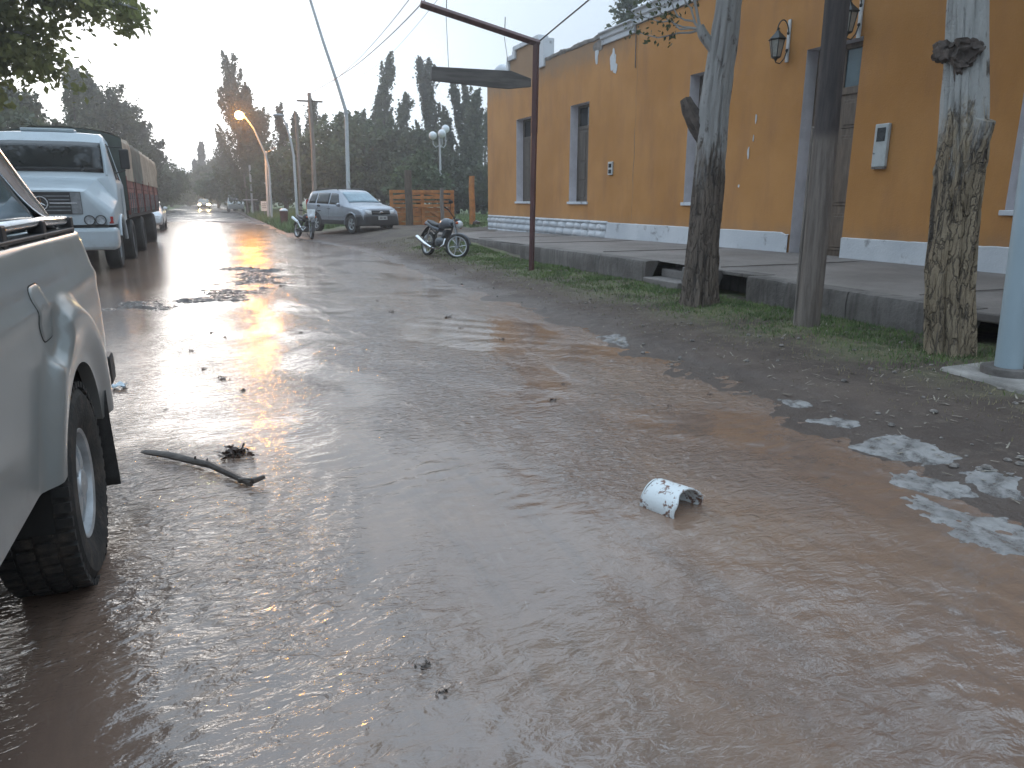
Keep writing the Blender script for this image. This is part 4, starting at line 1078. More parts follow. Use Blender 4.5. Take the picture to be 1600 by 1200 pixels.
# ------------------------------------------------------------------ pickup parked beside the camera
PK = empty('pickup_truck', (-1.428, 3.10, 0), math.pi, 'champagne grey double cab pickup parked close on the left, rear wheel in front', 'pickup')
M['pick'] = paint('pickup_paint', (.270, .283, .278), .70, .6, .3, .28)
def pk_x(y, z):
    w = .900 - .065 * max(0, (z - .95) / .38) ** 2 - .02 * max(0, (.8 - z) / .4)
    w += .010 * math.exp(-((z - 1.10) / .03) ** 2)
    if y < -.90: w -= .035 * ((-.90 - y) / .20) ** 2
    r_ = math.hypot(y * .96, (z - .40)); ff = float(sstep(.72, .63, r_)) * (.050 - .026 * float(sstep(.60, .46, r_))); ff *= 1 - float(sstep(.20, .13, math.hypot(y - .32, (z - 1.09) * .95)))
    return w + ff
def pk_zb(y):
    d_ = abs(y); z = .50 if y < 0 else .60
    if d_ < .475: z = max(z, .37 + math.sqrt(.475 ** 2 - d_ ** 2))
    return z
mb = MB(); mb.b2((-.80, 1.20, .70), (.80, 1.24, 1.30)); mb.build('bed_front', M['pick'], PK, smooth=False, bevel=.01)
for s in (-1, 1):
    mb = MB(); ys_ = sorted(set(list(np.linspace(-1.10, 1.25, 92)) + [.475 * math.cos(t) for t in np.linspace(0, math.pi, 25)]))
    NV = 46
    for y in ys_:
        z0_ = pk_zb(y)
        for j in range(NV):
            v = j / (NV - 1); z = z0_ + (1.295 - z0_) * v; mb.v.append((s * pk_x(y, z), y, z))
    for i in range(len(ys_) - 1):
        for j in range(NV - 1):
            a = i * NV + j; mb.f.append((a, a + NV, a + NV + 1, a + 1))
    k0 = len(mb.v)            # rolled top edge and inner wall, arch lip
    for y in ys_:
        x = pk_x(y, 1.295); z0_ = pk_zb(y)
        for xx, z in ((x - .012, 1.307), (x - .03, 1.312), (x - .085, 1.310), (x - .095, 1.29), (x - .095, .72)): mb.v.append((s * xx, y, z))
        mb.v.append((s * (pk_x(y, z0_) - .05), y, z0_ + .005))
    for i in range(len(ys_) - 1):
        a = k0 + i * 6
        mb.f.append((i * NV + NV - 1, (i + 1) * NV + NV - 1, a + 6, a))
        for j in range(4): mb.f.append((a + j, a + 6 + j, a + 7 + j, a + 1 + j))
        mb.f.append((i * NV, a + 5, a + 11, (i + 1) * NV))
    mb.build('bed_side', M['pick'], PK, ang=40)
    # wheel well
    mb = MB(); mb.grid(lambda u, v: (s * (.86 - .42 * v), .475 * math.cos(math.pi * u), .37 + .485 * math.sin(math.pi * u)), 22, 3); mb.build('wheel_well', M['dark'], PK)
    mb = MB(); mb.grid(lambda u, v: (s * .44, .475 * math.cos(math.pi * u) * v, .37 + .485 * math.sin(math.pi * u) * v), 22, 2); mb.build('wheel_well', M['dark'], PK)
    # mud flap
    fm = MB(); fm.grid(lambda u, v: (s * (.60 + .33 * u), -.50 - .05 * v + .012 * math.sin(v * 5), .62 - .47 * v), 6, 10); fm.build('mud_flap', M['rubber'], PK, thick=.012)
    # chrome rail with its clamps
    rl = MB(); rl.tube([(s * .815, .42, 1.335), (s * .815, .38, 1.362), (s * .815, -.30, 1.366), (s * .812, -.86, 1.358), (s * .812, -.90, 1.33)], .020, 10); rail = rl.build('bed_rail', M['chrome'], PK)
    for y in (.40, -.22, -.86):
        cl_ = MB(); cl_.box((s * .815, y, 1.335), (.055, .06, .075)); cl_.build('clamp', M['black'], rail, smooth=False, bevel=.006)
    rl = MB(); rl.box((s * .812, -.05, 1.318), (.07, 1.62, .014)); rl.build('rail_cap', M['black'], PK, smooth=False, bevel=.004)
    # sports bar sail
    sb = MB(); pth = [(s * .765, -.72, 1.33), (s * .765, -.52, 1.385), (s * .762, -.18, 1.50), (s * .755, .14, 1.63), (s * .74, .38, 1.735), (s * .70, .50, 1.765), (s * .5, .54, 1.775), (0, .55, 1.78)]
    sb.tube(pth, [.035, .042, .045, .045, .045, .042, .04, .04], 12); sb.build('sports_bar', M['chrome'], PK)
    sp = MB(); sp.add([(s * .765, -.50, 1.33), (s * .765, -.50, 1.375), (s * .762, -.18, 1.48), (s * .755, .14, 1.61), (s * .745, .40, 1.72), (s * .765, .52, 1.33)], [(0, 1, 2, 3, 4, 5)]); sp.build('sail_panel', M['glass_blue'], PK, smooth=False, thick=.03)
    for y, lug in ((0, True), (3.08, True)):
        wheel(PK, (s * .775, y, .372), .392, .265, .215, s, 'steel', lug)
    tl_ = MB(); tl_.b2((s * .80, -1.085, .80), (s * .835, -1.112, 1.22)); tl_.build('tail_light', M['red_lens'], PK, smooth=False, bevel=.006)
# fuel door on the driver's side
def door_plate(hw, off, m, par, name):
    mb = MB(); N = 40
    def q(r_, t):
        ct, st_ = math.cos(t), math.sin(t); k = 1 / (abs(ct) ** 5 + abs(st_) ** 5) ** .2; y = .32 + hw * r_ * k * ct; z = 1.09 + hw * r_ * k * st_; return (-(pk_x(y, z) + off - (.006 if r_ == 1 else 0)), y, z)
    mb.v.append(q(0, 0))
    for r_ in (.33, .66, .93, 1): mb.v.extend(q(r_, 2 * math.pi * k / N) for k in range(N))
    for k in range(N): mb.f.append((0, 1 + k, 1 + (k + 1) % N))
    for j in range(3):
        for k in range(N): a_ = 1 + j * N; mb.f.append((a_ + k, a_ + N + k, a_ + N + (k + 1) % N, a_ + (k + 1) % N))
    return mb.build(name, m, par, ang=50)
fdo = door_plate(.093, .0045, M['pick'], PK, 'fuel_door'); door_plate(.099, .0016, M['dark'], fdo, 'door_seam')
mb = MB(); mb.b2((-.80, -1.075, .66), (.80, -1.03, 1.30)); mb.build('tailgate', M['pick'], PK, smooth=False, bevel=.015)
mb = MB(); mb.b2((-.80, -1.03, .70), (.80, 1.24, .74)); mb.build('bed_floor', M['dark'], PK, smooth=False)
mb = MB(); mb.prism([(-1.10, .50), (-1.27, .50), (-1.29, .58), (-1.27, .66), (-1.10, .66)], -.885, .885, 'x'); mb.build('rear_bumper', M['black'], PK, smooth=False, bevel=.02)
mb = MB(); mb.b2((-.42, -1.1, .42), (-.34, 3.6, .56)); mb.b2((.34, -1.1, .42), (.42, 3.6, .56)); mb.build('chassis', M['dark'], PK, smooth=False)
mb = MB(); mb.tube([(-.76, 0, .365), (.76, 0, .365)], .05, 10); mb.ball((0, 0, .365), .15, 12, 8); mb.build('axle', M['dark'], PK)
LF = Loft([(1.262, .42, 1.05, 1.74, .84, .885, .66), (1.32, .40, 1.06, 1.78, .84, .89, .67), (2.0, .40, 1.06, 1.80, .84, .89, .67), (2.25, .40, 1.05, 1.76, .84, .89, .66), (2.95, .40, 1.02, 1.17, .84, .89, .76), (3.3, .42, .98, 1.13, .84, .89, .74), (3.9, .44, .92, 1.03, .82, .87, .70), (4.05, .48, .80, .90, .74, .80, .62)], [(3.08, .475, .37)])
LF.shell('cab', M['pick'], PK)
for s in (-1, 1):
    LF.side_glass(1.36, 1.62, PK, M['glass'], s, .08, .92); LF.side_glass(1.68, 2.45, PK, M['glass'], s, .08, .92, 0, -.30)
    mb = MB(); mb.ball((s * 1.0, 2.5, 1.12), .11, 12, 8, (.9, .5, .75)); mb.build('door_mirror', M['black'], PK)
    mb = MB(); mb.ball((s * .62, 3.98, .84), .14, 12, 8, (1.1, .5, .7)); mb.build('headlight', M['lens'], PK)
    for y in (1.40, 1.74): mb = MB(); mb.tube([(s * .90, y, .96), (s * .925, y + .04, .97), (s * .925, y + .16, .97), (s * .90, y + .20, .96)], .012, 6); mb.build('door_handle', M['chrome'], PK)
LF.top_glass(2.90, 2.30, PK, M['glass']); 
mb = MB(); mb.b2((-.58, 1.24, 1.16), (.58, 1.255, 1.66)); mb.build('rear_window', M['glass'], PK, smooth=False)
mb = MB(); mb.b2((-.85, 3.95, .42), (.85, 4.15, .66)); mb.build('front_bumper', M['black'], PK, smooth=False, bevel=.04)

M['lens_grey'] = mat('lamp_lens_grey', (.34, .36, .38), .12, .3, 20)
# ------------------------------------------------------------------ lorry facing the camera
TK = empty('cargo_truck', (-3.0, 17.0, 0), math.pi, 'white bonneted lorry with red cargo body and tarpaulin, facing the camera', 'truck')
M['tkwhite'] = paint('lorry_white', (.44, .50, .54), .75, .6, 0, .35)
M['tkred'] = mat('lorry_red_boards', (.18, .050, .045), .65, .35, 3, bump=.15, col2=(.24, .085, .07))
M['tarp_green'] = mat('green_tarpaulin', (.060, .075, .064), .75, .3, 2, bump=.3, bscale=6)
M['tarp_tan'] = mat('tan_tarpaulin', (.30, .245, .185), .75, .25, 2, bump=.3, bscale=6)
LT = Loft([(-2.85, .95, 1.80, 2.80, 1.18, 1.22, .98), (-2.0, .95, 1.82, 2.86, 1.20, 1.235, 1.00), (-1.62, .95, 1.82, 2.82, 1.20, 1.235, 1.02), (-1.40, .95, 1.80, 2.62, 1.20, 1.235, 1.08), (-1.05, .95, 1.55, 1.93, 1.21, 1.24, 1.10), (-.98, .95, 1.44, 1.885, 1.21, 1.245, .93), (-.55, .95, 1.36, 1.78, 1.21, 1.245, .88), (-.12, .95, 1.26, 1.665, 1.20, 1.24, .82), (-.03, .95, 1.18, 1.62, 1.14, 1.19, .78), (0.0, 1.0, 1.12, 1.55, 1.08, 1.12, .74)], [(-1.28, .60, .50)])
LT.shell('cab', M['tkwhite'], TK)
LT.top_glass(-1.09, -1.41, TK, M['glass'], .95)
for s in (-1, 1): LT.side_glass(-2.35, -1.52, TK, M['glass'], s, .06, .86, 0, .0)
for s in (-1, 1):
    mb = MB(); mb.tube([(s * 1.09, -1.09, 1.95), (s * 1.065, -1.22, 2.28), (s * 1.03, -1.42, 2.64)], .032, 8); mb.build('windscreen_pillar', M['tkwhite'], TK)
    mb = MB(); mb.box((s * .52, -1.2, 2.0), (.5, .02, .012), Matrix.Rotation(R(18) * s, 3, 'Y')); mb.build('wiper', M['black'], TK, smooth=False)
    mb = MB(); mb.b2((s * 1.33, -1.62, 2.10), (s * 1.52, -1.54, 2.52)); mm = mb.build('door_mirror', M['black'], TK, smooth=False, bevel=.025)
    mb = MB(); mb.tube([(s * 1.12, -1.5, 2.56), (s * 1.40, -1.58, 2.56)], .015, 6); mb.tube([(s * 1.2, -1.5, 2.0), (s * 1.42, -1.58, 2.08)], .015, 6); mb.build('mirror_arm', M['black'], mm)
    for x in (.80, 1.0):
        mb = MB(); mb.lathe([(.085, .0), (.088, .025), (.075, .03), (.04, .012), (.001, .008)], 'y', (s * x, .0, 1.05), 20); hl_ = mb.build('headlight', M['lens_grey'], TK)
        mb = MB(); mb.lathe([(.084, -.02), (.084, .036), (.10, .036), (.10, -.02)], 'y', (s * x, .0, 1.05), 24); mb.build('bezel', M['black'], hl_)
    mb = MB(); mb.b2((s * 1.10, -.16, .98), (s * 1.215, -.02, 1.12)); mb.build('indicator', M['red_lens'], TK, smooth=False, bevel=.01)
    mb = MB(); mb.tube([(s * 1.25, -1.28 + .62 * math.cos(t), .50 + .62 * math.sin(t)) for t in np.linspace(.35, math.pi - .15, 22)], .035, 8); mb.build('wheel_arch', M['tkwhite'], TK)
    mb = MB(); mb.b2((s * 1.241, -2.5, 1.0), (s * 1.247, -1.95, 1.7)); mb.build('door_skin', M['tkwhite'], TK, smooth=False, bevel=.004)
    wheel(TK, (s * 1.03, -1.28, .49), .51, .30, .29, s, 'plain', rimmat='steel')
    for y in (-3.95, -7.3, -12.4): wheel(TK, (s * .98, y, .49), .51, .52, .29, s, 'plain', rimmat='steel')
    mb = MB(); mb.b2((s * .35, -15.8, .72), (s * .45, -.4, .95)); mb.build('chassis_rail', M['dark'], TK, smooth=False)
g_ = MB(); g_.b2((-.70, .0, 1.17), (.70, .022, 1.60)); grl = g_.build('grille', M['black'], TK, smooth=False, bevel=.008)
for z in (1.245, 1.315, 1.45, 1.52): 
    mb = MB(); mb.b2((-.50, .02, z - .012), (.50, .036, z + .012)); mb.build('grille_slat', M['steel'], grl, smooth=False)
mb = MB(); mb.b2((-.62, .02, 1.372), (.62, .040, 1.398)); mb.build('grille_bar', M['chrome'], grl, smooth=False)
mb = MB(); mb.b2((-.695, .02, 1.18), (-.52, .034, 1.59)); mb.build('grille_mesh', M['steel'], grl, smooth=False); mb = MB(); mb.b2((.52, .02, 1.18), (.695, .034, 1.59)); mb.build('grille_mesh', M['steel'], grl, smooth=False)
st = MB(); st.lathe([(.115, .045), (.135, .045), (.14, .055), (.135, .065), (.115, .065), (.11, .055)], 'y', (0, 0, 1.385), 28, True)
for k in range(3):
    a = math.pi / 2 + k * 2 * math.pi / 3; q = Vector((math.cos(a), 0, math.sin(a))); n_ = Vector((-q.z, 0, q.x))
    c0 = Vector((0, .05, 1.385)); st.add([c0 - n_ * .024, c0 + n_ * .024, c0 + q * .12 + n_ * .004, c0 + q * .12 - n_ * .004, c0 + Vector((0, .018, 0)), c0 + q * .12 + Vector((0, .01, 0))], [(0, 4, 5, 3), (1, 2, 5, 4), (0, 3, 2, 1)])
st.build('star_emblem', M['chrome'], grl)
mb = MB(); mb.lathe([(.155, .036), (.155, .044), (.001, .044)], 'y', (0, 0, 1.385), 24); mb.build('emblem_disc', M['black'], grl)
mb = MB(); mb.prism([(-.85, .955), (-.85, 1.145), (.85, 1.145), (.85, .955)], -.004, .006, 'y'); mb.build('lamp_panel', M['tkwhite'], TK, smooth=False)
mb = MB(); mb.prism([(-1.25, .46), (-1.28, .60), (-1.28, .90), (1.28, .90), (1.28, .60), (1.25, .46)], -.35, .16, 'y'); mb.build('bumper', M['tkwhite'], TK, smooth=False, bevel=.07)
mb = MB(); mb.b2((-1.1, -.3, .90), (1.1, .02, .96)); mb.build('bumper_gap', M['dark'], TK, smooth=False)
mb = MB(); mb.b2((-.5, -2.2, 2.86), (.5, -1.85, 2.93)); mb.build('roof_vent', M['tkwhite'], TK, smooth=False, bevel=.02)
# cargo body
mb = MB(); mb.b2((-1.24, -15.6, 1.02), (1.24, -3.1, 1.22)); mb.build('bed_frame', M['dark'], TK, smooth=False)
for s in (-1, 1):
    for k in range(5):
        y0 = -3.15 - k * 2.49
        for j in range(3):
            mb = MB(); mb.b2((s * 1.22, y0 - .04, 1.24 + j * .245), (s * 1.262, y0 - 2.44, 1.24 + j * .245 + .235)); mb.build('side_board', M['tkred'], TK, smooth=False, bevel=.008)
        mb = MB(); mb.b2((s * 1.23, y0 + .035, 1.1), (s * 1.29, y0 - .035, 2.0)); mb.build('stake', M['tkred'], TK, smooth=False)
        for q in (.6, 1.2, 1.8):
            mb = MB(); mb.b2((s * 1.262, y0 - q - .03, 1.12), (s * 1.285, y0 - q + .03, 1.62)); mb.build('hinge', M['steel'], TK, smooth=False)
        mb = MB(); mb.tube([(s * 1.27, y0 - 1.9, 1.95), (s * 1.285, y0 - 1.9, 1.16)], .008, 5); mb.build('rope', M['wire'], TK)
def tarp_fn(y0, y1):
    def fn(u, v):
        y = y0 + (y1 - y0) * u; a = v
        if a < .3: x, z = -1.275, 1.90 + (a / .3) * .95
        elif a > .7: x, z = 1.275, 1.90 + ((1 - a) / .3) * .95
        else:
            t = (a - .3) / .4 * 2 - 1; x, z = 1.275 * t, 2.85 + .20 * (1 - abs(t) ** 2.5)
        bow = .05 * math.cos((y + 3.2) * 2 * math.pi / 1.55)
        w_ = .035 * mnoise.noise(Vector((y * 1.4, a * 9, 3))) + .02 * mnoise.noise(Vector((y * 4, a * 12, 8)))
        if a < .3 or a > .7: x += math.copysign(bow * .25 + w_ * (1 if a not in (0, 1) else .4), x)
        else: z += bow * .5 + w_
        return (x, y, z)
    return fn
for k, (y0, y1, m_) in enumerate(((-3.12, -5.2, 'tarp_tan'), (-5.2, -8.3, 'tarp_green'), (-8.3, -15.6, 'tarp_tan'))):
    mb = MB(); mb.grid(tarp_fn(y0, y1), max(8, int(abs(y1 - y0) / .15)), 34); mb.build('tarpaulin', M[m_], TK, ang=60)
mb = MB(); mb.grid(lambda u, v: (-1.275 + 2.55 * u, -3.10 + .03 * mnoise.noise(Vector((u * 5, v * 4, 0))), 1.2 + (1.66 + .20 * (1 - abs(2 * u - 1) ** 2.5)) * v), 20, 10); mb.build('front_tarpaulin', M['tarp_green'], TK)
mb = MB(); mb.grid(lambda u, v: (-1.27 + 2.54 * u, -15.58, 1.2 + (1.65 + .20 * (1 - abs(2 * u - 1) ** 2.5)) * v), 12, 4); mb.build('rear_tarpaulin', M['tarp_green'], TK)

# ------------------------------------------------------------------ cars
def simple_car(name, loc, rz, paintm, label, cat, L=4.1, Wd=1.70, Hh=1.50, glassm='glass', detail=True, suv=False, van=False, lit=None, wind='glass_blue'):
    e = empty(name, loc, rz, label, cat)
    a = L / 4.1; w = Wd / 2; r_ = .34 if suv else .30
    if van:
        st = [(-2.05, .35, 1.05, 1.70), (-1.98, .30, 1.08, 1.86), (.9, .30, 1.05, 1.90), (1.2, .30, 1.03, 1.82), (1.75, .30, .98, 1.08), (1.98, .30, .80, .92), (2.05, .36, .66, .72)]
    elif suv:
        st = [(-2.02, .42, .98, 1.06), (-1.98, .34, 1.06, 1.30), (-1.86, .32, 1.08, 1.53), (-1.70, .32, 1.08, 1.585), (-.6, .32, 1.05, 1.63), (.15, .32, 1.02, 1.60), (.34, .32, 1.02, 1.54), (1.00, .32, .98, 1.12), (1.15, .32, .96, 1.08), (1.72, .33, .88, .985), (1.90, .36, .80, .90), (1.985, .44, .66, .74)]
    else:
        st = [(-2.02, .38, .80, .92), (-1.9, .28, .90, 1.0), (-1.55, .28, .93, 1.06), (-1.1, .28, .94, Hh - .08), (-.3, .28, .93, Hh), (.2, .28, .92, Hh - .04), (.95, .28, .88, 1.0), (1.7, .28, .78, .88), (1.95, .30, .66, .74), (2.03, .38, .56, .62)]
    ST = []
    for (y, zb, zs, zr) in st:
        end = max(0, (abs(y) - 1.72) / .33); k = 1 - .13 * end ** 2
        house = zr - zs > .2
        ST.append((y * a, zb, zs, zr, (w - .06) * k, w * k, ((w - .22) if house else (w - .11)) * k))
    ar = ((1.26 * a, r_ + .07, r_), (-1.24 * a, r_ + .07, r_))
    L_ = Loft(ST, ar); L_.shell('body', paintm, e)
    if van:
        L_.top_glass(1.70 * a, 1.24 * a, e, M[wind]); sg = ((-1.8, -.6), (-.5, .35), (.42, 1.15))
    elif suv:
        L_.top_glass(.97 * a, .37 * a, e, M[wind]); sg = ((-1.72, -1.22), (-1.12, -.28), (-.20, .52))
    else:
        L_.top_glass(.92 * a, .24 * a, e, M[wind]); sg = ((-1.02, -.32), (-.26, .50))
    for s in (-1, 1):
        for i, (p, q) in enumerate(sg): L_.side_glass(p * a, q * a, e, M[glassm], s, .08, .90, .10 if (suv and i < 2 and i == 0) else 0, -.26 if i == len(sg) - 1 else 0)
        for y in (1.26 * a, -1.24 * a): wheel(e, (s * (w - .10), y, r_), r_, .22, r_ * .62, s, 'five', seg=28)
        xx = w * .70; yy = L_.st[-2][0]; zf = .80 if suv else (.84 if van else .68)
        mb = MB(); mb.ball((0, 0, 0), .5, 14, 10, (.40, .20, .22) if suv else (.34, .2, .17)); mb.v = [(p[0] + s * xx, p[1] + yy - .03, p[2] + zf) for p in mb.v]
        if suv:
            mb = MB(); mb.grid(lambda u, v: (s * (.43 + .42 * u), 2.0 - .03 * v - .24 * u ** 2.2 + .015 * math.sin(math.pi * v), .70 + (.13 + .05 * u) * v + .03 * u), 8, 6)
        mb.build('headlight', lit or M['lens'], e, thick=.012 if suv else 0)
        mb = MB(); mb.ball((0, 0, 0), .10, 10, 8, (1.0, .55, .75)); mb.v = [(p[0] + s * (w + .10), p[1] + .62 * a, p[2] + 1.05) for p in mb.v]; mb.build('door_mirror', paintm, e)
        mb = MB(); mb.b2((s * w * .78, -1.99 * a - .02, .85), (s * w * .92, -1.97 * a + .05, 1.25 if suv or van else 1.0)); mb.build('tail_light', M['red_lens'], e, smooth=False)
    return e, L_
M['glass_suv'] = mat('suv_windscreen', (.17, .25, .30), .07, .2, 2)
M['suv'] = paint('silver_suv_paint', (.31, .33, .37), .42, .6, .45, .28)
fv = Vector((.40, -.917, 0)).normalized(); lv = Vector((-fv.y, fv.x, 0))
hd = math.atan2(-fv.x, fv.y); gs = .2
for _ in range(6):
    pr_ = at_z(553, 364, gs); cen = pr_ + lv * .76 - fv * 1.26
    wp = [cen + fv * p + lv * q for p in (1.26, -1.24) for q in (-.76, .76)]
    gs = sum(float(ground_z(np.array(p.x), np.array(p.y))) for p in wp) / 4
SV, LS = simple_car('suv_car', (cen.x, cen.y, gs - .01), hd, M['suv'], 'silver grey five door SUV parked on the verge beside the gate', 'car', L=4.1, Wd=1.74, suv=True, wind='glass_suv')
# dark cladding, bumper, grille, plate, rails
mb = MB(); BP = [(-.895, 1.66), (-.892, 1.78), (-.86, 1.92), (-.74, 2.02), (-.45, 2.075), (0, 2.09), (.45, 2.075), (.74, 2.02), (.86, 1.92), (.892, 1.78), (.895, 1.66)]
mb.grid(lambda u, v: (float(np.interp(u * 10, range(11), [p[0] for p in BP])) * (1 - .02 * v), float(np.interp(u * 10, range(11), [p[1] for p in BP])) - .05 * v * v, .28 + .41 * v), 31, 6); mb.build('front_bumper', M['black'], SV, thick=.05)
mb = MB(); mb.grid(lambda u, v: ((-1 + 2 * u) * .40, 2.00 - .02 * v + .02 * math.sin(math.pi * u), .70 + .15 * v), 8, 4); gr_ = mb.build('grille', M['black'], SV, thick=.03)
mb = MB(); mb.ball((0, 2.035, .775), .08, 14, 8, (1.0, .2, .42)); mb.build('oval_badge', M['chrome'], gr_)
mb = MB(); mb.b2((-.38, 2.01, .765), (.38, 2.03, .785)); mb.build('grille_bar', M['steel'], gr_, smooth=False)
mb = MB(); mb.b2((-.20, 2.105, .50), (.20, 2.12, .63)); pp = mb.build('number_plate', M['plate'], SV, smooth=False)
mb = MB(); mb.b2((-.15, 2.119, .53), (-.02, 2.124, .60)); mb.b2((.02, 2.119, .53), (.15, 2.124, .60)); mb.build('plate_marks', M['steel'], pp, smooth=False)
for s in (-1, 1):
    mb = MB(); mb.b2((s * .86, -.82, .32), (s * .885, .84, .48)); mb.build('sill_cladding', M['black'], SV, smooth=False, bevel=.02)
    mb = MB(); mb.b2((s * .872, -.8, .60), (s * .882, .78, .66)); mb.build('side_moulding', M['suv'], SV, smooth=False, bevel=.006)
    for ay in (1.26, -1.24):
        mb = MB(); mb.tube([(s * .865, ay + .43 * math.cos(t), .34 + .43 * math.sin(t)) for t in np.linspace(-.05, math.pi + .05, 24)], .032, 8); mb.build('arch_moulding', M['suv'] if ay > 0 else M['black'], SV)
    mb = MB(); mb.tube([(s * .60, .1, 1.60), (s * .60, .0, 1.66), (s * .60, -1.4, 1.66), (s * .60, -1.5, 1.60)], .018, 8); mb.build('roof_rail', M['black'], SV)
    mb = MB(); mb.tube([(s * .875, -.12, .90), (s * .90, -.16, .905), (s * .90, -.30, .905), (s * .875, -.34, .90)], .012, 6); mb.build('door_handle', M['black'], SV)
    mb = MB(); mb.b2((s * .878, -.245, .45), (s * .8795, -.235, 1.04)); mb.build('door_gap', M['dark'], SV, smooth=False)
mb = MB(); mb.tube([(0, .1, 1.62), (-.0, -.05, 1.95)], .008, 5); mb.build('aerial', M['black'], SV)
mb = MB(); mb.lathe([(.20, -2.10), (.31, -2.12), (.33, -2.2), (.31, -2.26), (.001, -2.27)], 'y', (.05, 0, .92), 24); mb.build('spare_wheel', M['black'], SV)
M['carwhite'] = paint('white_car_paint', (.52, .54, .55), .5, .6, 0, .3)
M['vangrey'] = paint('pale_van_paint', (.40, .43, .43), .5, .5, 0, .35)
M['darkcar'] = paint('dark_car_paint', (.10, .10, .11), .5, .6, .2, .3)
a = at_z(254, 346, .0)
simple_car('parked_car', (-2.85, 41.0, .0), math.pi, M['carwhite'], 'pale car parked on the left behind the red lorry body', 'car', Hh=1.48)
a = at_y(368, 330, 88.0)
simple_car('parked_van', (a.x + .1, 90.0, gz(a.x, 90)), math.pi, M['vangrey'], 'pale van parked far up the road on the right', 'van', L=4.3, Wd=1.75, van=True, wind='glass')
M['headlit'] = emit('lit_headlight', (1.0, .72, .32), 1500.0)
a = at_y(319, 323, 120.0)
simple_car('oncoming_car', (a.x, 121.0, gz(a.x, 121)), math.pi, M['darkcar'], 'far oncoming car with glowing yellow headlights', 'car', lit=M['headlit'])

# ------------------------------------------------------------------ motorcycles
M['mt_grey'] = mat('motorcycle_grey', (.085, .095, .11), .3, .15, 6)
M['mt_black'] = mat('motorcycle_black', (.022, .022, .025), .3, .2, 6)
M['mt_white'] = mat('motorcycle_white', (.72, .76, .78), .35, .1, 6)
M['engine'] = mat('engine_metal', (.11, .115, .12), .45, .3, 12, metal=.5)
M['seat'] = mat('seat_vinyl', (.03, .03, .032), .55, .2, 9)
def mwheel(e, c, Rr, rz, cast=True, name='wheel'):
    t = MB(); w = .095
    t.lathe([(Rr * .80, -w * .4), (Rr * .88, -w * .52), (Rr * .96, -w * .42), (Rr, -w * .12), (Rr, w * .12), (Rr * .96, w * .42), (Rr * .88, w * .52), (Rr * .80, w * .4)], 'x', (0, 0, 0), 36)
    ty = t.build(name, M['rubber'], e, loc=c); ty.rotation_euler = (0, 0, rz)
    r_ = MB(); r_.lathe([(Rr * .81, -.036), (Rr * .72, -.032), (Rr * .72, .032), (Rr * .81, .036)], 'x', (0, 0, 0), 36); r_.build('rim', M['alloy'], ty)
    s = MB(); n = 6 if cast else 16
    for k in range(n):
        a_ = 2 * math.pi * k / n; s.tube([(.02 * (-1) ** k, .05 * math.cos(a_), .05 * math.sin(a_)), (.008 * (-1) ** k, Rr * .73 * math.cos(a_ + (.25 if cast else 0)), Rr * .73 * math.sin(a_ + (.25 if cast else 0)))], .011 if cast else .004, 6)
    s.build('spokes', M['alloy'] if cast else M['steel'], ty)
    h = MB(); h.lathe([(.001, -.06), (.05, -.06), (.05, .06), (.001, .06)], 'x', (0, 0, 0), 18); h.lathe([(.10, -.042), (.115, -.042), (.115, -.036), (.10, -.036)], 'x', (0, 0, 0), 24, True); h.build('hub', M['steel'], ty)
    return ty
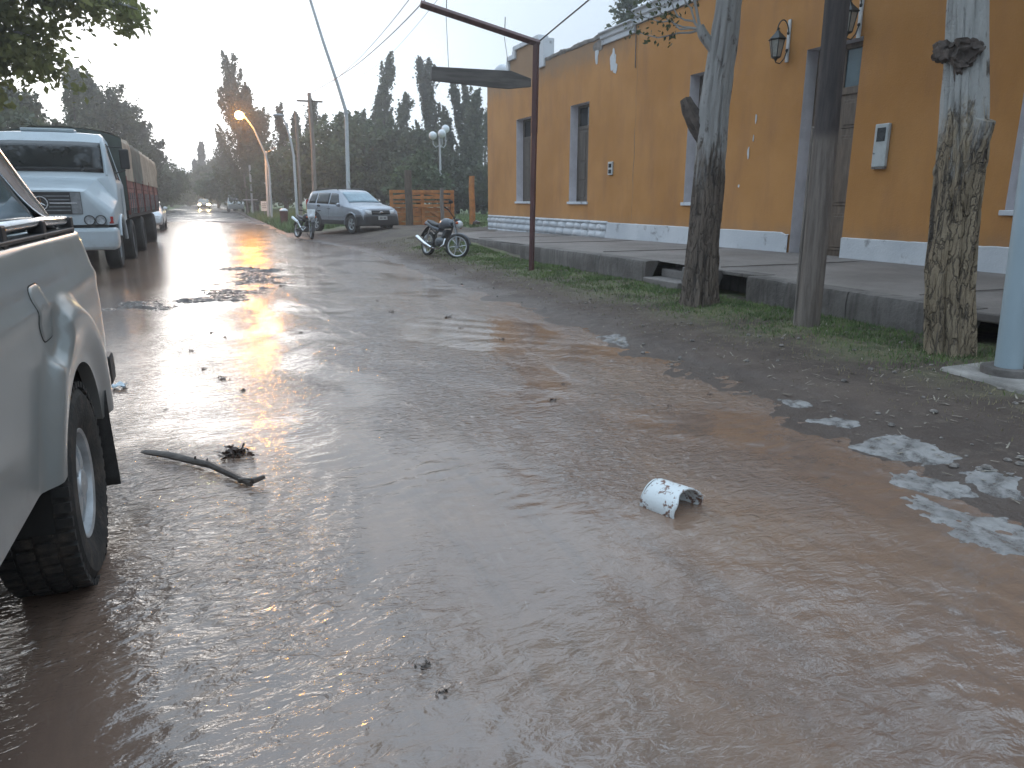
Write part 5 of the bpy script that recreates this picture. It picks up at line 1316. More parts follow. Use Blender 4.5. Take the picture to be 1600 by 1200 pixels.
def motorcycle(loc, rz, steer, label, tank, trim, dirt=False, lean=R(9)):
    e = empty('motorcycle', loc, rz, label, 'motorcycle', 'parked motorcycles on the verge')
    e.rotation_euler = (0, -lean, rz)
    Rr = .30 if not dirt else .32; fy, ry = .66, -.64
    mwheel(e, (0, ry, Rr), Rr * (1 if not dirt else .95), 0, not dirt, 'rear_wheel')
    hz_, hy = .80, .40          # steering head
    Sm = Matrix.Rotation(steer, 4, Vector((0, -.40, .92)).normalized()); H0 = Vector((0, hy, hz_))
    def T(p): return H0 + (Sm @ (Vector(p) - H0))
    fc = T((0, fy, Rr)); mwheel(e, fc, Rr, steer, not dirt, 'front_wheel')
    f = MB()
    for s in (-1, 1): f.tube([T((s * .085, fy, Rr)), T((s * .085, fy - .09, Rr + .25))], .024, 10); f.tube([T((s * .085, fy - .09, Rr + .25)), T((s * .085, hy - .02, hz_ + .12))], .016, 10)
    f.tube([T((-.1, hy - .0, hz_ + .06)), T((.1, hy - .0, hz_ + .06))], .02, 8); f.build('fork', M['steel'], e)
    f = MB()
    def ff(u, v):
        a_ = R(20) + R(120) * u if not dirt else R(45) + R(75) * u; rr = Rr + (.035 if not dirt else .13); x = (v - .5) * .13; return T((x, fy + rr * math.cos(a_) * 1.0, Rr + rr * math.sin(a_) - .02 * abs(v - .5) * 4))
    f.grid(ff, 14, 7); f.build('front_mudguard', trim, e, thick=.01)
    f = MB(); f.tube([T((-.36, hy - .17, hz_ + .27)), T((-.27, hy - .12, hz_ + .26)), T((-.12, hy - .02, hz_ + .17)), T((.12, hy - .02, hz_ + .17)), T((.27, hy - .12, hz_ + .26)), T((.36, hy - .17, hz_ + .27))], .012, 8); hb = f.build('handlebar', M['black'], e)
    for s in (-1, 1):
        f = MB(); f.tube([T((s * .27, hy - .12, hz_ + .26)), T((s * .39, hy - .19, hz_ + .272))], .018, 8); f.build('grip', M['rubber'], hb)
        f = MB(); f.tube([T((s * .22, hy - .09, hz_ + .25)), T((s * .30, hy - .10, hz_ + .42))], .006, 6); c_ = T((s * .32, hy - .10, hz_ + .45)); f.ball(c_, .06, 10, 8, (1.1, .3, .7)); f.build('mirror', M['black'], hb)
        f = MB(); f.ball(T((s * .16, hy + .14, hz_ + .02)), .035, 8, 6, (1, 1.2, 1)); f.build('indicator', M['orange_lens'], e)
    f = MB(); c_ = T((0, hy + .15, hz_ + .04)); f.ball(c_, .095, 14, 10, (1, .9, 1)); f.build('headlight', M['lens'], e)
    if dirt:
        f = MB(); f.prism([(-.13, hz_ + .02), (-.15, hz_ + .30), (.15, hz_ + .30), (.13, hz_ + .02), (.07, hz_ - .10), (-.07, hz_ - .10)], hy + .13, hy + .16, 'y'); f.v = [tuple(T(p)) for p in f.v]; f.build('headlight_mask', M['mt_white'], e, smooth=False, bevel=.01)
    else:
        f = MB(); f.ball(T((0, hy + .08, hz_ + .13)), .08, 10, 8, (1.2, .7, .6)); f.build('instrument_cluster', M['black'], e)
    # tank, seat, tail by cross sections
    def loft(sec, name, m, n=12):
        mb = MB(); o = 0
        for (y, zc, hw, hh) in sec:
            for k in range(n):
                a_ = 2 * math.pi * k / n; ca, sa = math.cos(a_), math.sin(a_)
                mb.v.append((hw * math.copysign(abs(ca) ** .75, ca), y, zc + hh * math.copysign(abs(sa) ** .75, sa)))
        for i in range(len(sec) - 1):
            for k in range(n):
                k2 = (k + 1) % n; mb.f.append((i * n + k, i * n + k2, (i + 1) * n + k2, (i + 1) * n + k))
        mb.f.append(tuple(range(n))); mb.f.append(tuple(reversed(range((len(sec) - 1) * n, len(sec) * n)))); return mb.build(name, m, e, ang=50)
    loft([(.36, .80, .06, .05), (.30, .82, .12, .10), (.12, .83, .155, .13), (-.02, .80, .135, .11), (-.12, .76, .09, .06)], 'fuel_tank', tank)
    loft([(-.08, .775, .09, .035), (-.2, .765, .12, .045), (-.42, .79, .125, .05), (-.62, .85, .10, .045), (-.74, .875, .07, .03)], 'seat', M['seat'])
    loft([(-.10, .66, .10, .05), (-.35, .70, .12, .06), (-.62, .78, .10, .05), (-.82, .83, .06, .035)], 'tail_fairing', trim)
    f = MB(); f.grid(lambda u, v: ((v - .5) * .16, -.58 - .36 * u, .74 - .05 * u - .22 * u * u), 8, 5); f.build('rear_mudguard', M['black'], e, thick=.012)
    f = MB(); f.ball((0, -.86, .80), .05, 8, 6, (1.3, .6, .8)); f.build('tail_light', M['red_lens'], e)
    f = MB()
    f.ball((0, .02, .38), .17, 14, 10, (.85, 1.05, .75)); f.ball((.10, -.05, .36), .11, 12, 8, (.6, 1, 1)); f.ball((-.10, -.05, .36), .11, 12, 8, (.6, 1, 1))
    for k in range(6): f.box((0, .12 + .012 * k, .50 + .028 * k), (.19, .16, .014), Matrix.Rotation(R(20), 3, 'X'))
    f.build('engine', M['engine'], e)
    f = MB(); f.tube([(0, .40, .80), (0, .30, .50), (0, .22, .30), (0, -.25, .26), (0, -.33, .55), (0, -.10, .74), (0, .36, .78)], .022, 8); f.tube([(0, -.33, .55), (.08, -.62, .75), (.08, -.80, .80)], .016, 8); f.tube([(.09, -.27, .36), (.09, ry, Rr)], .022, 8); f.tube([(-.09, -.27, .36), (-.09, ry, Rr)], .022, 8); f.build('frame', M['mt_black'], e)
    for s in (-1, 1): f = MB(); f.tube([(s * .10, ry + .03, Rr + .05), (s * .10, -.48, .70)], .026, 10); f.build('rear_shock', M['chrome'], e)
    f = MB()
    if dirt: f.tube([(.06, .16, .42), (.13, .10, .30), (.15, -.15, .45), (.16, -.35, .60)], .022, 8); f.tube([(.16, -.35, .60), (.17, -.85, .76)], [.045, .055], 12)
    else: f.tube([(.06, .20, .45), (.12, .24, .30), (.14, .05, .19), (.15, -.25, .20)], .02, 8); f.tube([(.15, -.25, .20), (.155, -.55, .28), (.16, -.98, .44)], [.035, .05, .055], 12)
    f.build('exhaust', M['chrome'] if not dirt else M['mt_white'], e)
    f = MB(); f.tube([(-.10, -.05, .22), (-.27, .02, .03)], .012, 6); f.build('side_stand', M['black'], e)
    f = MB(); f.tube([(-.24, -.12, .28), (.24, -.12, .28)], .014, 6); f.build('foot_peg', M['black'], e)
    return e
f0 = Vector((.27, -.963, 0)); 
p0 = Vector((5.30, 17.62, 0)); motorcycle((p0.x, p0.y, gz(p0.x, p0.y) - .01), math.atan2(-f0.x, f0.y), R(40), 'grey and black motorcycle with turned front wheel, on the grass by the maroon post', M['mt_grey'], M['mt_grey'])
f0 = Vector((.30, -.95, 0)); a = at_z(476, 375, .12)
a = at_z(476, 375, gz(a.x, a.y)); motorcycle((a.x, a.y, gz(a.x, a.y) - .01), math.atan2(-f0.x, f0.y), R(-18), 'dark trail motorcycle with white headlight mask beside the silver SUV', M['mt_black'], M['mt_black'], True)

# ================================================================== trees up the road
def poplar(px, py, Y, w_, lean, label, seed, n=3600, m='leaf_pop', size=.20, low=.07, grp='trees along the road'):
    rs = np.random.RandomState(seed); a = at_y(px, py, Y); g0 = gz(a.x - lean, Y); Hh = a.z - g0
    e = empty('poplar_tree', (a.x - lean, Y, g0), 0, label, 'tree', grp)
    def ax(t): return np.array([lean * t ** 2.2, 0, Hh * t])
    mb = MB(); mb.tube([ax(t) for t in np.linspace(0, .97, 9)] , [max(.02, .22 * (Hh / 14) * (1 - t * .95)) for t in np.linspace(0, 1, 9)], 8); mb.v = [(p[0], p[1], p[2] - .1) for p in mb.v]; mb.build('trunk', M['bark_far'], e)
    n = int(n * 1.7); C = []; nb = int(26 + 5 * w_)
    for k in range(nb):
        t0 = low + (.90 - low) * ((k + rs.rand()) / nb) ** .9; az = rs.uniform(0, 6.283)
        Lb = Hh * rs.uniform(.16, .34) * (1.12 - .72 * t0); out = w_ * .5 * (1.0 - t0 ** 1.4 * .85) * rs.uniform(.35, 1.2)
        m_ = int(n / nb)
        s = rs.rand(m_) ** .75
        P = np.stack([lean * t0 ** 2.2 + out * math.cos(az) * s ** .55 + (lean * .22 + .12) * s * s, out * math.sin(az) * s ** .55, Hh * t0 + Lb * s], 1)
        sp = (.085 + .035 * w_) * (1.15 - .95 * s ** 1.5)[:, None] * rs.uniform(.7, 1.25)
        C.append(P + rs.normal(size=(m_, 3)) * sp * np.array([1, 1, 1.6]))
    tt = rs.uniform(.78, 1.0, int(n * .06)); C.append(np.stack([lean * tt ** 2.2, 0 * tt, Hh * tt], 1) + rs.normal(size=(len(tt), 3)) * (.04 + .5 * (1.0 - tt))[:, None] * .6)
    leaf_obj('crown', np.concatenate(C), size, M[m], e, rs, -.3)
    return e
def broad(px, py, Y, w_, label, seed, n=5200, m='leaf_broad', size=.25, base=.12, name='broadleaf_tree', lean=0.0, grp='trees along the road', tips=5):
    rs = np.random.RandomState(seed); a = at_y(px, py, Y); g0 = gz(a.x, Y); Hh = a.z - g0
    e = empty(name, (a.x, Y, g0), 0, label, 'tree', grp)
    mb = MB(); mb.tube([(0, 0, -.1), (.05, 0, Hh * .3), (lean * .4, .05, Hh * .75)], [.24, .18, .05], 8); mb.build('trunk', M['bark_far'], e)
    lm = MB()
    for k in range(5):
        a_ = k * 1.26 + rs.rand(); lm.tube([(.03, 0, Hh * (.25 + .06 * k)), (w_ * .3 * math.cos(a_), w_ * .3 * math.sin(a_), Hh * (.5 + .06 * k))], [.09, .03], 6)
    lm.build('limbs', M['bark_far'], e)
    n = int(n * 1.5); C = []; K = 80
    for k in range(K):
        v = rs.normal(size=3); v /= np.linalg.norm(v); r_ = rs.uniform(.35, 1.0) ** .5
        z = .5 + .5 * v[2] * r_
        wz = (math.sin(math.pi * min(1, max(0, .12 + .86 * z))) ** .7)
        c = np.array([v[0] * r_ * w_ * .5 * wz * 1.25 + lean * z * z, v[1] * r_ * w_ * .5 * wz, Hh * (base + (.93 - base) * z)])
        C.append(c + rs.normal(size=(n // K, 3)) * np.array([.075, .075, .05]) * min(w_, 5) * rs.uniform(.7, 1.3) * np.array([1, 1, 1]))
    for k in range(tips):
        x = rs.uniform(-.3, .3) * w_; h0 = Hh * rs.uniform(.78, .88); tt = rs.rand(n // 60)
        C.append(np.stack([x + lean + .2 * tt, rs.uniform(-.2, .2) * w_ + 0 * tt, h0 + (Hh * rs.uniform(.93, 1.0) - h0) * tt], 1) + rs.normal(size=(len(tt), 3)) * (.28 * (1 - tt) + .05)[:, None])
    leaf_obj('crown', np.concatenate(C), size, M[m], e, rs, .2)
    return e
# left side, behind the lorry
broad(-40, 120, 44, 6.5, 'dark tree at the left edge behind the lorry cab', 1, 4200)
poplar(20, 138, 50, 5.0, .4, 'bushy tree showing above the lorry cab roof at far left', 2, 4200)
poplar(46, 150, 54, 3.5, .4, 'low bushy tree left of the twin pointed tips', 3, 3000); broad(75, 185, 56, 4.5, 'lowest crown between the bushy tree and the twin tips', 93, 3000, size=.24)
poplar(113, 105, 62, 3.6, .5, 'left of the twin pointed treetops above the lorry', 4, 3400)
poplar(140, 116, 66, 4.2, .5, 'right of the twin pointed treetops above the lorry', 5, 3600)
poplar(170, 140, 68, 7.0, .6, 'large round crown above the tarpaulin of the lorry', 6, 6500)
poplar(200, 166, 76, 7.0, .6, 'round crown stepping down towards the road on the left', 7, 6000)
poplar(222, 200, 88, 6.5, .5, 'lower round crown nearest the left edge of the road', 8, 5000, size=.24); broad(236, 235, 98, 6, 'low crown below the stepping crowns at the left road edge', 94, 3600, size=.28)
broad(243, 258, 112, 5.5, 'small far crown at the left road edge behind the lorry tail', 9, 3000, size=.45)
# far end of the road
broad(262, 272, 150, 10, 'far low tree at the left end of the road', 10, 2600, size=.6)
broad(290, 286, 175, 12, 'far low hazy tree where the road vanishes', 13, 2600, size=.65)
broad(318, 290, 190, 12, 'far hazy tree straight above the oncoming headlights', 14, 2600, size=.65)
poplar(313, 222, 165, 3.2, .2, 'slender dark cypress at the end of the road', 15, 1800, 'leaf_dark', .42, .03)
poplar(304, 250, 170, 2.6, .1, 'short cypress just left of the slender one', 16, 1300, 'leaf_dark', .42, .03)
broad(334, 245, 135, 8, 'hazy rounded tree left of the tall pointed poplar', 17, 3400, size=.5)
# right side: big poplar behind the lit lamp, then the row behind car and gate
poplar(352, 92, 84, 5.2, -.9, 'tall pointed poplar behind the lit street lamp, tip bent left', 18, 5200, size=.24)
poplar(378, 140, 82, 5.0, -.2, 'full poplar crown glowing just above the lit lamp', 19, 4600, size=.24)
poplar(404, 176, 80, 4.6, .2, 'rounded poplar crown right of the lit lamp', 20, 3800, size=.23)
poplar(341, 205, 100, 3.0, -.4, 'thin feathery poplar left of the tall pointed one', 21, 2000)
poplar(437, 168, 76, 2.6, .0, 'narrow poplar spire left of the unlit curved lamp', 22, 2200)
poplar(461, 176, 74, 2.2, .2, 'narrow poplar spire behind the slim grey post', 23, 2000)
poplar(484, 158, 72, 3.0, .0, 'poplar behind the brown utility pole', 24, 2600)
broad(523, 172, 60, 6.0, 'dark broad crown left of the pale lamp column', 25, 5200)
broad(565, 182, 58, 6.2, 'dark broad crown right of the pale lamp column', 26, 5200)
poplar(567, 175, 70, 2.2, .3, 'thin poplar tip above the dark broad crown', 27, 1900)
poplar(593, 158, 68, 2.8, .6, 'medium poplar left of the tall bent-tip poplar', 28, 2600)
poplar(608, 87, 66, 2.5, 1.0, 'tall slender poplar with a bent tip, left of the hanging board', 29, 3400)
poplar(634, 150, 64, 3.0, .7, 'medium poplar between the two tallest poplars', 30, 2800)
poplar(657, 90, 62, 3.6, -.9, 'tall full poplar behind the left end of the hanging board', 31, 4800)
poplar(690, 175, 60, 3.2, -.5, 'shorter poplar behind the three-globe lamp', 32, 2800)
poplar(703, 122, 58, 2.0, -1.5, 'poplar bowed left by wind beneath the hanging board', 33, 2600)
poplar(722, 128, 60, 1.8, -1.2, 'thin wind-bent poplar right of the bowed one', 34, 2000)
poplar(748, 140, 56, 2.8, .8, 'poplar beside the orange building corner', 35, 3200)
poplar(765, 165, 64, 3.0, .6, 'poplar half hidden behind the orange building corner', 36, 2400)
broad(610, 205, 56, 5.0, 'dark low crown above the silver car', 37, 4200)
broad(655, 200, 54, 5.0, 'dark low crown above the orange gate', 38, 4200)
broad(712, 245, 53, 4.2, 'dark low crown right of the three-globe lamp', 39, 4000)
broad(755, 258, 52, 3.4, 'dark low crown touching the building corner', 40, 3200)
broad(650, 236, 44, 3.0, 'round green bush tree just behind the orange gate', 41, 2800, size=.2)
broad(505, 225, 62, 5.0, 'low dark tree behind the parked SUV and trail motorcycle', 42, 3600)
broad(440, 225, 70, 5.0, 'low dark tree behind the unlit curved lamp', 43, 3400)
broad(395, 240, 84, 6.0, 'low dark tree behind the white road sign', 44, 3000)
broad(360, 255, 105, 7.0, 'low dark tree behind the far parked van', 45, 3000, size=.45)
# tree rising behind the roof
o = broad(985, -30, 34, 3.0, 'dark green treetop peeping over the building parapet', 46, 2600, size=.22, m='leaf_broad')
# plane tree whose boughs overhang the lorry, trunk out of frame on the left
PT = empty('plane_tree', (-6.6, 15.2, .2), 0, 'leafy plane tree overhanging the lorry from the left', 'tree')
trunk([(0, 0, -.2), (0, 0, 1.2), (.2, .05, 2.8), (.5, .1, 4.2), (.7, .1, 5.6)], [.34, .27, .23, .18, .10], M['bark2'], 'trunk', PT, .1, 20, 9)
rs = np.random.RandomState(77); C = []
def bough(a, c, r0, n, spread, drop=.25, i0=.25):
    a = Vector(a); c = Vector(c); pts = [a.lerp(c, t) + Vector((0, 0, .35 * math.sin(t * math.pi))) for t in np.linspace(0, 1, 9)]
    mb = MB(); mb.tube(pts, [r0 * (1 - .85 * t) for t in np.linspace(0, 1, 9)], 8); mb.build('bough', M['bark2'], PT)
    for _ in range(n // 10):
        t = rs.uniform(i0, 1.0); k = min(int(t * 8), 7); p = np.array(pts[k].lerp(pts[k + 1], t * 8 - k)) + rs.normal(size=3) * np.array(spread)
        p[2] -= abs(rs.normal()) * drop * .4
        C.append(p + rs.normal(size=(16, 3)) * np.array([.13, .13, .10]))
O = Vector((-6.6, 15.2, .2))
def L_(px, py, Y): return at_y(px, py, Y) - O
bough((.4, .1, 3.8), L_(60, 60, 15.6), .10, 3400, (.36, .5, .34), .3)
bough((.3, .1, 3.4), L_(30, 85, 16.2), .09, 2200, (.34, .45, .22), .2, .35)
bough((.55, .1, 4.6), L_(215, 14, 15.8), .10, 2300, (.22, .4, .13), .25, .2)
bough((.6, .1, 5.0), L_(150, -25, 16.6), .09, 900, (.4, .5, .2), .2)
bough((.6, .1, 5.2), L_(60, -60, 15.0), .09, 2400, (.5, .6, .35), .2)
bough((.3, .1, 4.4), (-1.8, .5, 5.8), .1, 900, (.5, .6, .4)); bough((.3, .1, 4.8), (.3, -2.2, 6.0), .1, 900, (.5, .6, .4)); bough((.4, .1, 5.0), (.8, 2.0, 6.4), .1, 900, (.5, .6, .4))
leaf_obj('foliage', np.concatenate(C), .115, M['leaf_near'], PT, rs, .6)

# hedge and weeds along both sides
def weeds(name, xs, ys_, n, h, m, seed, mask=None, label=None, wd=.0035, kindlabel='grass'):
    rs = np.random.RandomState(seed); x = rs.uniform(*xs, n); y = rs.uniform(0, 1, n) ** 1.3 * (ys_[1] - ys_[0]) + ys_[0]
    if mask is not None:
        k = mask(x, y, rs); x, y = x[k], y[k]
    n = len(x); z = ground_z(x, y); hh = rs.uniform(*h, n); az = rs.uniform(0, 6.283, n); w_ = wd * (1 + y / 9.0)
    dx_, dy_ = np.cos(az) * w_, np.sin(az) * w_; lx_, ly_ = rs.normal(size=n) * hh * .45, rs.normal(size=n) * hh * .45
    b0 = np.stack([x - dx_, y - dy_, z - .01], 1); b1 = np.stack([x + dx_, y + dy_, z - .01], 1); tp_ = np.stack([x + lx_, y + ly_, z + hh], 1)
    V = np.stack([b0, b1, tp_], 1).reshape(-1, 3); o = fast_mesh(name, V, np.arange(3 * n).reshape(-1, 3), m, False)
    return tag(o, label, kindlabel, None, 'stuff')
M['grass'] = mat('grass_blades', (.085, .150, .040), .7, .35, 3, col2=(.14, .20, .06))
M['dry'] = mat('dry_grass', (.21, .18, .105), .8, .3, 3)
def gmask(x, y, rs):
    q = wav(x, y, 51, 9, (.5, 2.4)); p = sstep(4.9, 6.3, x) * (.35 + .65 * (q > -.1)) * np.where((y > 4.2) & (x < 6.68), 1, .35) * np.where(np.abs(x - 6.1) < .7, 1, .6)
    return rs.rand(len(x)) < p
weeds('grass', (4.7, 6.68), (2.6, 21), 70000, (.015, .058), M['grass'], 61, gmask, 'short green grass along the foot of the kerb')
weeds('dry_grass', (4.2, 6.68), (2.6, 24), 26000, (.01, .035), M['dry'], 62, lambda x, y, rs: rs.rand(len(x)) < sstep(3.9, 6.0, x) * .7, 'dry yellowed grass on the earth verge')
weeds('roadside_grass', (3.2, 7.5), (34, 75), 12000, (.15, .45), M['grass'], 63, lambda x, y, rs: (x > edge(y) + .3), 'taller green grass on the far right verge', wd=.004)
weeds('roadside_grass', (-12, -5.2), (36, 120), 9000, (.15, .5), M['grass'], 64, None, 'green grass on the far left verge', wd=.006)
weeds('lawn_grass', (9.5, 24), (28, 52), 16000, (.05, .12), M['grass'], 65, None, 'bright lawn behind the orange gate post', wd=.007)
# litter: straw, chips and pale pebbles on the verge
def litter():
    rs = np.random.RandomState(71); n = 1500; x = rs.uniform(3.5, 6.6, n); y = rs.uniform(0, 1, n) ** 1.5 * 14 + 1.6; k = x > edge(y) + .12; x, y = x[k], y[k]; n = len(x)
    z = ground_z(x, y) + .004; az = rs.uniform(0, 6.28, n); ln = rs.uniform(.008, .035, n); w_ = rs.uniform(.003, .008, n)
    d = np.stack([np.cos(az), np.sin(az), rs.uniform(-.2, .4, n)], 1) * ln[:, None]; s = np.stack([-np.sin(az), np.cos(az), 0 * az], 1) * w_[:, None]; c = np.stack([x, y, z + .006], 1)
    V = np.stack([c - d - s, c + d - s * .5, c + d + s * .5, c - d + s], 1).reshape(-1, 3)
    o = fast_mesh('litter', V, np.arange(4 * n).reshape(-1, 4), mat('pale_litter', (.26, .225, .18), .8, .5, 40), False); tag(o, 'pale straw and leaf chips strewn over the earth verge', 'litter', None, 'stuff')
    mb = MB()
    for _ in range(150):
        xx = rs.uniform(3.6, 6.4); yy = rs.uniform(0, 1) ** 1.4 * 13 + 1.8
        if xx < float(edge(yy)) + .1: continue
        r_ = rs.uniform(.008, .028); mb.ball((xx, yy, gz(xx, yy) + r_ * .3), r_, 6, 4, (1, rs.uniform(.7, 1.3), .6))
    o = mb.build('pebbles', mat('pebble', (.17, .15, .135), .85, .5, 30)); tag(o, 'small stones scattered over the earth verge', 'stones', None, 'stuff')
litter()

# ================================================================== things lying in the flood
M['branch'] = mat('wet_branch', (.075, .058, .047), .5, .35, 12, bump=.4, bscale=30)
a, c, q = at_z(228, 708, .02), at_z(330, 727, .03), at_z(392, 756, .02)
e = empty('fallen_branch', a, 0, 'dark bare branch lying in the water beside the pickup wheel', 'branch')
P = [Vector((-.03, .03, 0)), Vector((0, 0, .005)), (c - a) * .35 + Vector((.0, .02, .005)), (c - a) * .7 + Vector((0, .02, .0)), (c - a), (c - a).lerp(q - a, .5), (q - a) * 1.0]
mb = MB(); mb.tube(P, [.003, .014, .020, .021, .020, .017, .014], 10, jit=.25); mb.build('stem', M['branch'], e)
mb = MB(); mb.tube([(q - a) * .9, (q - a) + Vector((.02, .01, .012)), (q - a) + Vector((.07, .03, .018))], [.014, .018, .012], 8, jit=.2); mb.build('knob', M['branch'], e)
mb = MB(); mb.tube([(c - a) * .75, (c - a) * .78 + Vector((0, .01, .035))], [.008, .005], 6); mb.tube([(c - a) * .92, (c - a) * .93 + Vector((.01, .01, .03))], [.007, .004], 6); mb.build('side_twig', M['branch'], e)
M['litterleaf'] = mat('sodden_leaves', (.072, .040, .028), .45, .5, 14, bump=.3)
def clump(px, py, r_, n, label, seed, group=None, tw=4, name='debris_clump', cat='debris', h=.5, m='litterleaf'):
    rs = np.random.RandomState(seed); a = at_z(px, py, .0); e = empty(name, a, 0, label, cat, group)
    C = rs.normal(size=(n, 3)) * np.array([r_ * .5, r_ * .42, r_ * h * .35]); C[:, 2] = np.abs(C[:, 2]) * (1 - .5 * (np.hypot(C[:, 0], C[:, 1]) / r_).clip(0, 1)) + .004
    leaf_obj('leaves', C, r_ * .42, M[m], e, rs)
    mb = MB()
    for _ in range(tw):
        p = rs.normal(size=3) * r_ * .3; p[2] = abs(p[2]) * .5; d_ = rs.normal(size=3) * r_ * .8; d_[2] = abs(d_[2]) * .4
        mb.tube([p, p + d_ * .5 + np.array([0, 0, r_ * .1]), p + d_], [r_ * .04, r_ * .035, r_ * .02], 5)
    mb.ball((0, 0, .0), r_ * .45, 8, 5, (1.2, 1, .35)); mb.build('twigs', M['branch'], e)
    return e
clump(368, 712, .085, 60, 'brown clump of sodden leaves beside the fallen branch', 1, h=1.0, tw=8)
for i, (px, py, r_, lb) in enumerate([(700, 496, .06, 'dark leaf clump afloat mid stream, level with the maroon post foot'), (720, 513, .03, 'tiny leaf clump just below the mid stream clump'), (612, 488, .05, 'leaf clump afloat left of the mid stream clump'),
        (785, 530, .04, 'flat leaf clump afloat nearest the right bank ripples'), (862, 627, .04, 'thin dark sprig drifting above the broken pipe'), (348, 592, .05, 'larger of two dark clumps in the white reflection'), (378, 611, .04, 'smaller lower clump beside the white reflection'),
        (318, 577, .035, 'small clump upper left of the pair in the white reflection'), (1108, 617, .03, 'dark leaf scrap near the right bank, upper one'), (1045, 635, .018, 'tiny dark scrap left of the right bank scrap'), (1310, 690, .022, 'dark pebble-like scrap beside the foam'), (440, 447, .06, 'clump at the right end of the mud bar')]):
    clump(px, py, r_, 14, lb, 20 + i, 'leaf litter clumps on the flood', 3)
for i, (px, py, r_) in enumerate([(640, 470, .03), (590, 470, .03), (330, 520, .035), (352, 527, .03), (470, 520, .03), (300, 548, .03), (258, 640, .02), (880, 600, .02), (760, 565, .02)]):
    clump(px, py, r_, 10, 'tiny dark speck of leaf litter floating on the flood', 40 + i, 'tiny litter specks on the flood', 2, 'litter_speck')
clump(666, 1040, .032, 8, 'bent twig snagged in the stream near the bottom centre', 60, None, 5, 'snagged_twig', 'twig', .8, 'branch')
clump(690, 1084, .028, 6, 'second snagged twig just below the bent one', 61, None, 4, 'snagged_twig', 'twig', .6, 'branch')
# pale plastic scrap by the pickup
a = at_z(180, 606, .005); e = empty('plastic_scrap', a, 0, 'crumpled pale plastic scrap in the water right of the pickup', 'litter')
mb = MB(); mb.grid(lambda u, v: ((u - .5) * .15 + .01 * math.sin(v * 9), (v - .5) * .11, .012 + .022 * mnoise.noise(Vector((u * 4, v * 4, 2))) + .02 * math.sin(u * 7) ** 2), 12, 10); mb.build('sheet', mat('pale_plastic', (.40, .46, .50), .4, .2, 20), e, thick=.002)
# broken white pipe piece
b = NB('chipped_white_enamel'); n1 = b.noise(28, 6, .75); n2 = b.noise(9, 4, .6)
c = b.mix(b.rng(b.math('ADD', n1, b.math('MULTIPLY', n2, .55)), .80, .86), (.60, .62, .62), (.17, .095, .070)); b.set(c, .55, 0, b.bump(n1, .3, .01)); M['pipe'] = b.m
a = at_z(1047, 790, 0); e = empty('broken_pipe', (a.x, a.y, 0), 0, 'broken half shell of white chipped pipe standing in the brown stream', 'pipe')
ax0 = (at_z(1078, 800, 0) - at_z(1022, 780, 0)); ax0.z = 0; ax0.normalize(); sd = Vector((-ax0.y, ax0.x, 0))
def pf(u, v):
    r_ = .105 + .012 * u; th = R(-14) + R(208) * v; l = -.105 + .20 * u
    if u > .9: l += .018 * mnoise.noise(Vector((v * 5, 3, 1))) + .03 * math.sin(v * 9) * (u - .9) * 10 * .5
    if u < .1: l += .02 * math.sin(v * math.pi)
    p = ax0 * l + sd * (r_ * math.cos(th)) + Vector((0, 0, .012 + (r_ * math.sin(th)) * (.92 - .10 * u))); return p
mb = MB(); mb.grid(pf, 16, 30); mb.build('shell', M['pipe'], e, thick=.009)
mb = MB(); mb.grid(lambda u, v: ax0 * (-.100 - .012 * u) + sd * ((.106 - .02 * u) * math.cos(R(180) * v)) + Vector((0, 0, .012 + (.095 - .02 * u) * math.sin(R(180) * v))), 4, 24); mb.build('broken_lip', M['pipe'], e, thick=.006)
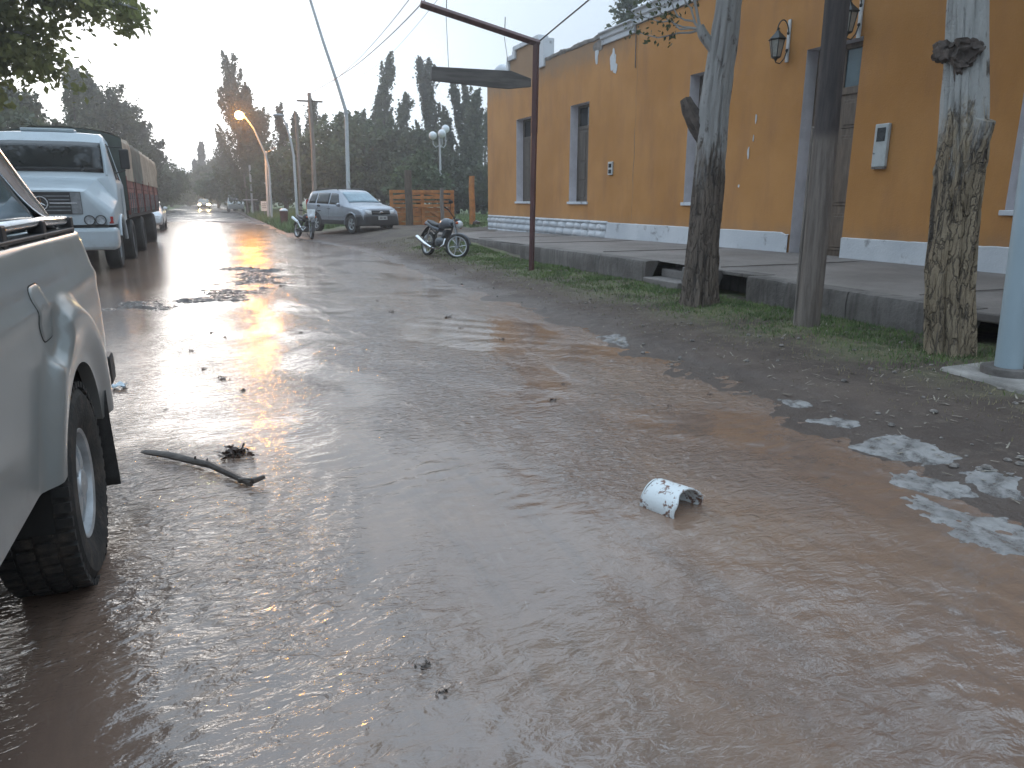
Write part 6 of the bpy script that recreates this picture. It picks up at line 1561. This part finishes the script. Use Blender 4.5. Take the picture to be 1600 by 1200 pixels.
# grey foam along the water's edge
b = NB('grey_foam'); n1 = b.noise(30, 6, .7); n2 = b.noise(5, 5, .6)
c = b.mix(b.rng(n2, .35, .65), (.20, .187, .178), (.31, .295, .285)); b.set(c, .6, 0, b.bump(b.math('ADD', n1, n2), .7, .02), Alpha=b.rng(b.math('ADD', b.noise(11, 6, .75), b.math('MULTIPLY', n1, .3)), .42, .72, .25, .92)); M['foam'] = b.m
def foam(pts, label, seed):
    """froth: a rough sheet that only stands clear of water and mud inside its ragged outline"""
    P = np.array([[at_z(x, y, 0).x, at_z(x, y, 0).y] for x, y in pts]); lo, hi = P.min(0) - .08, P.max(0) + .08
    st_ = max(.006, float((hi - lo).max()) / 130); xs_ = np.arange(lo[0], hi[0], st_); ys_ = np.arange(lo[1], hi[1], st_)
    X, Y = np.meshgrid(xs_, ys_, indexing='ij'); dmin = np.full(X.shape, 9.0); ins = np.zeros(X.shape, bool)
    for i in range(len(P)):
        a_, b_ = P[i], P[(i + 1) % len(P)]; ab = b_ - a_; t = np.clip(((X - a_[0]) * ab[0] + (Y - a_[1]) * ab[1]) / (ab @ ab), 0, 1)
        dmin = np.minimum(dmin, np.hypot(X - a_[0] - t * ab[0], Y - a_[1] - t * ab[1]))
        ins ^= ((a_[1] > Y) != (b_[1] > Y)) & (X < (b_[0] - a_[0]) * (Y - a_[1]) / (b_[1] - a_[1] + 1e-12) + a_[0])
    sd = np.where(ins, dmin, -dmin) + .034 * wav(X, Y, seed, 14, (.08, .4), .8) + .006 * wav(X, Y, seed + 9, 14, (.02, .07), .6)
    Z = np.maximum(0.0, ground_z(X, Y)) + np.clip(sd * .35, -.03, .007) + .0035 * wav(X, Y, seed + 3, 14, (.04, .2), .6) - .001
    keep = (sd > -.06); nx_, ny_ = X.shape; F = grid_faces(nx_, ny_); F = F[keep.ravel()[F].all(1)]
    c = P.mean(0); V = np.stack([X - c[0], Y - c[1], Z], -1).reshape(-1, 3); used = np.unique(F); mp_ = -np.ones(len(V), int); mp_[used] = np.arange(len(used))
    o = fast_mesh('foam_patch', V[used], mp_[F], M['foam']); o.location = (c[0], c[1], 0)
    return tag(o, label, 'foam', 'grey foam patches at the water edge')
foam([(1415, 780), (1450, 775), (1500, 800), (1560, 810), (1605, 830), (1605, 868), (1540, 855), (1480, 830)], 'largest grey foam patch, lowest of those at the right edge', 1)
foam([(1392, 738), (1430, 740), (1480, 755), (1535, 772), (1520, 780), (1450, 770), (1395, 757)], 'long foam strip just above the largest foam patch', 2)
foam([(1322, 700), (1362, 690), (1400, 688), (1440, 697), (1505, 727), (1490, 732), (1430, 726), (1375, 714)], 'jagged foam patch, second from the top at the water edge', 3)
foam([(1270, 660), (1300, 655), (1340, 663), (1355, 672), (1310, 670)], 'small topmost foam sliver of the right-hand group', 4)
foam([(1495, 745), (1540, 742), (1590, 765), (1600, 790), (1560, 782)], 'broken foam scrap on the mud at the right edge', 5)
foam([(935, 525), (960, 524), (985, 536), (978, 542), (950, 536)], 'small white foam tuft on the water edge left of the pole', 6)
foam([(1208, 623), (1250, 628), (1268, 640), (1235, 636)], 'thin foam line at the water edge below the wooden pole', 7)
# bin by the road
a = at_z(445, 348, .1); e = empty('roadside_bin', (a.x + .2, 41.0, gz(a.x, 41)), 0, 'small dark red bin with pale top left of the trail motorcycle', 'bin')
e.location.x = at_y(444, 340, 41.0).x
mb = MB(); mb.lathe([(.001, .05), (.17, .05), (.21, .75), (.22, .78), (.20, .78)], 'z', (0, 0, 0), 16); mb.build('drum', mat('bin_red', (.10, .035, .03), .6, .3, 6), e)
mb = MB(); mb.lathe([(.225, .77), (.21, .83), (.10, .90), (.001, .91)], 'z', (0, 0, 0), 16); mb.build('lid', M['plate'], e)

# ================================================================== evening haze over the whole place
HZ = MB(); HZ.b2((-620, -620, -1.2), (620, 820, 22))
hz_m = bpy.data.materials.new('haze'); hz_m.use_nodes = True; t_ = hz_m.node_tree; t_.nodes.clear()
pv = t_.nodes.new('ShaderNodeVolumePrincipled'); mo = t_.nodes.new('ShaderNodeOutputMaterial'); t_.links.new(pv.outputs[0], mo.inputs['Volume'])
pv.inputs['Color'].default_value = (.93, .94, .95, 1); pv.inputs['Density'].default_value = HAZE; pv.inputs['Anisotropy'].default_value = .6
if HAZE > 0:
    o = HZ.build('haze', hz_m, None, smooth=False); tag(o, 'thin evening haze over the road and trees', 'haze', None, 'stuff')
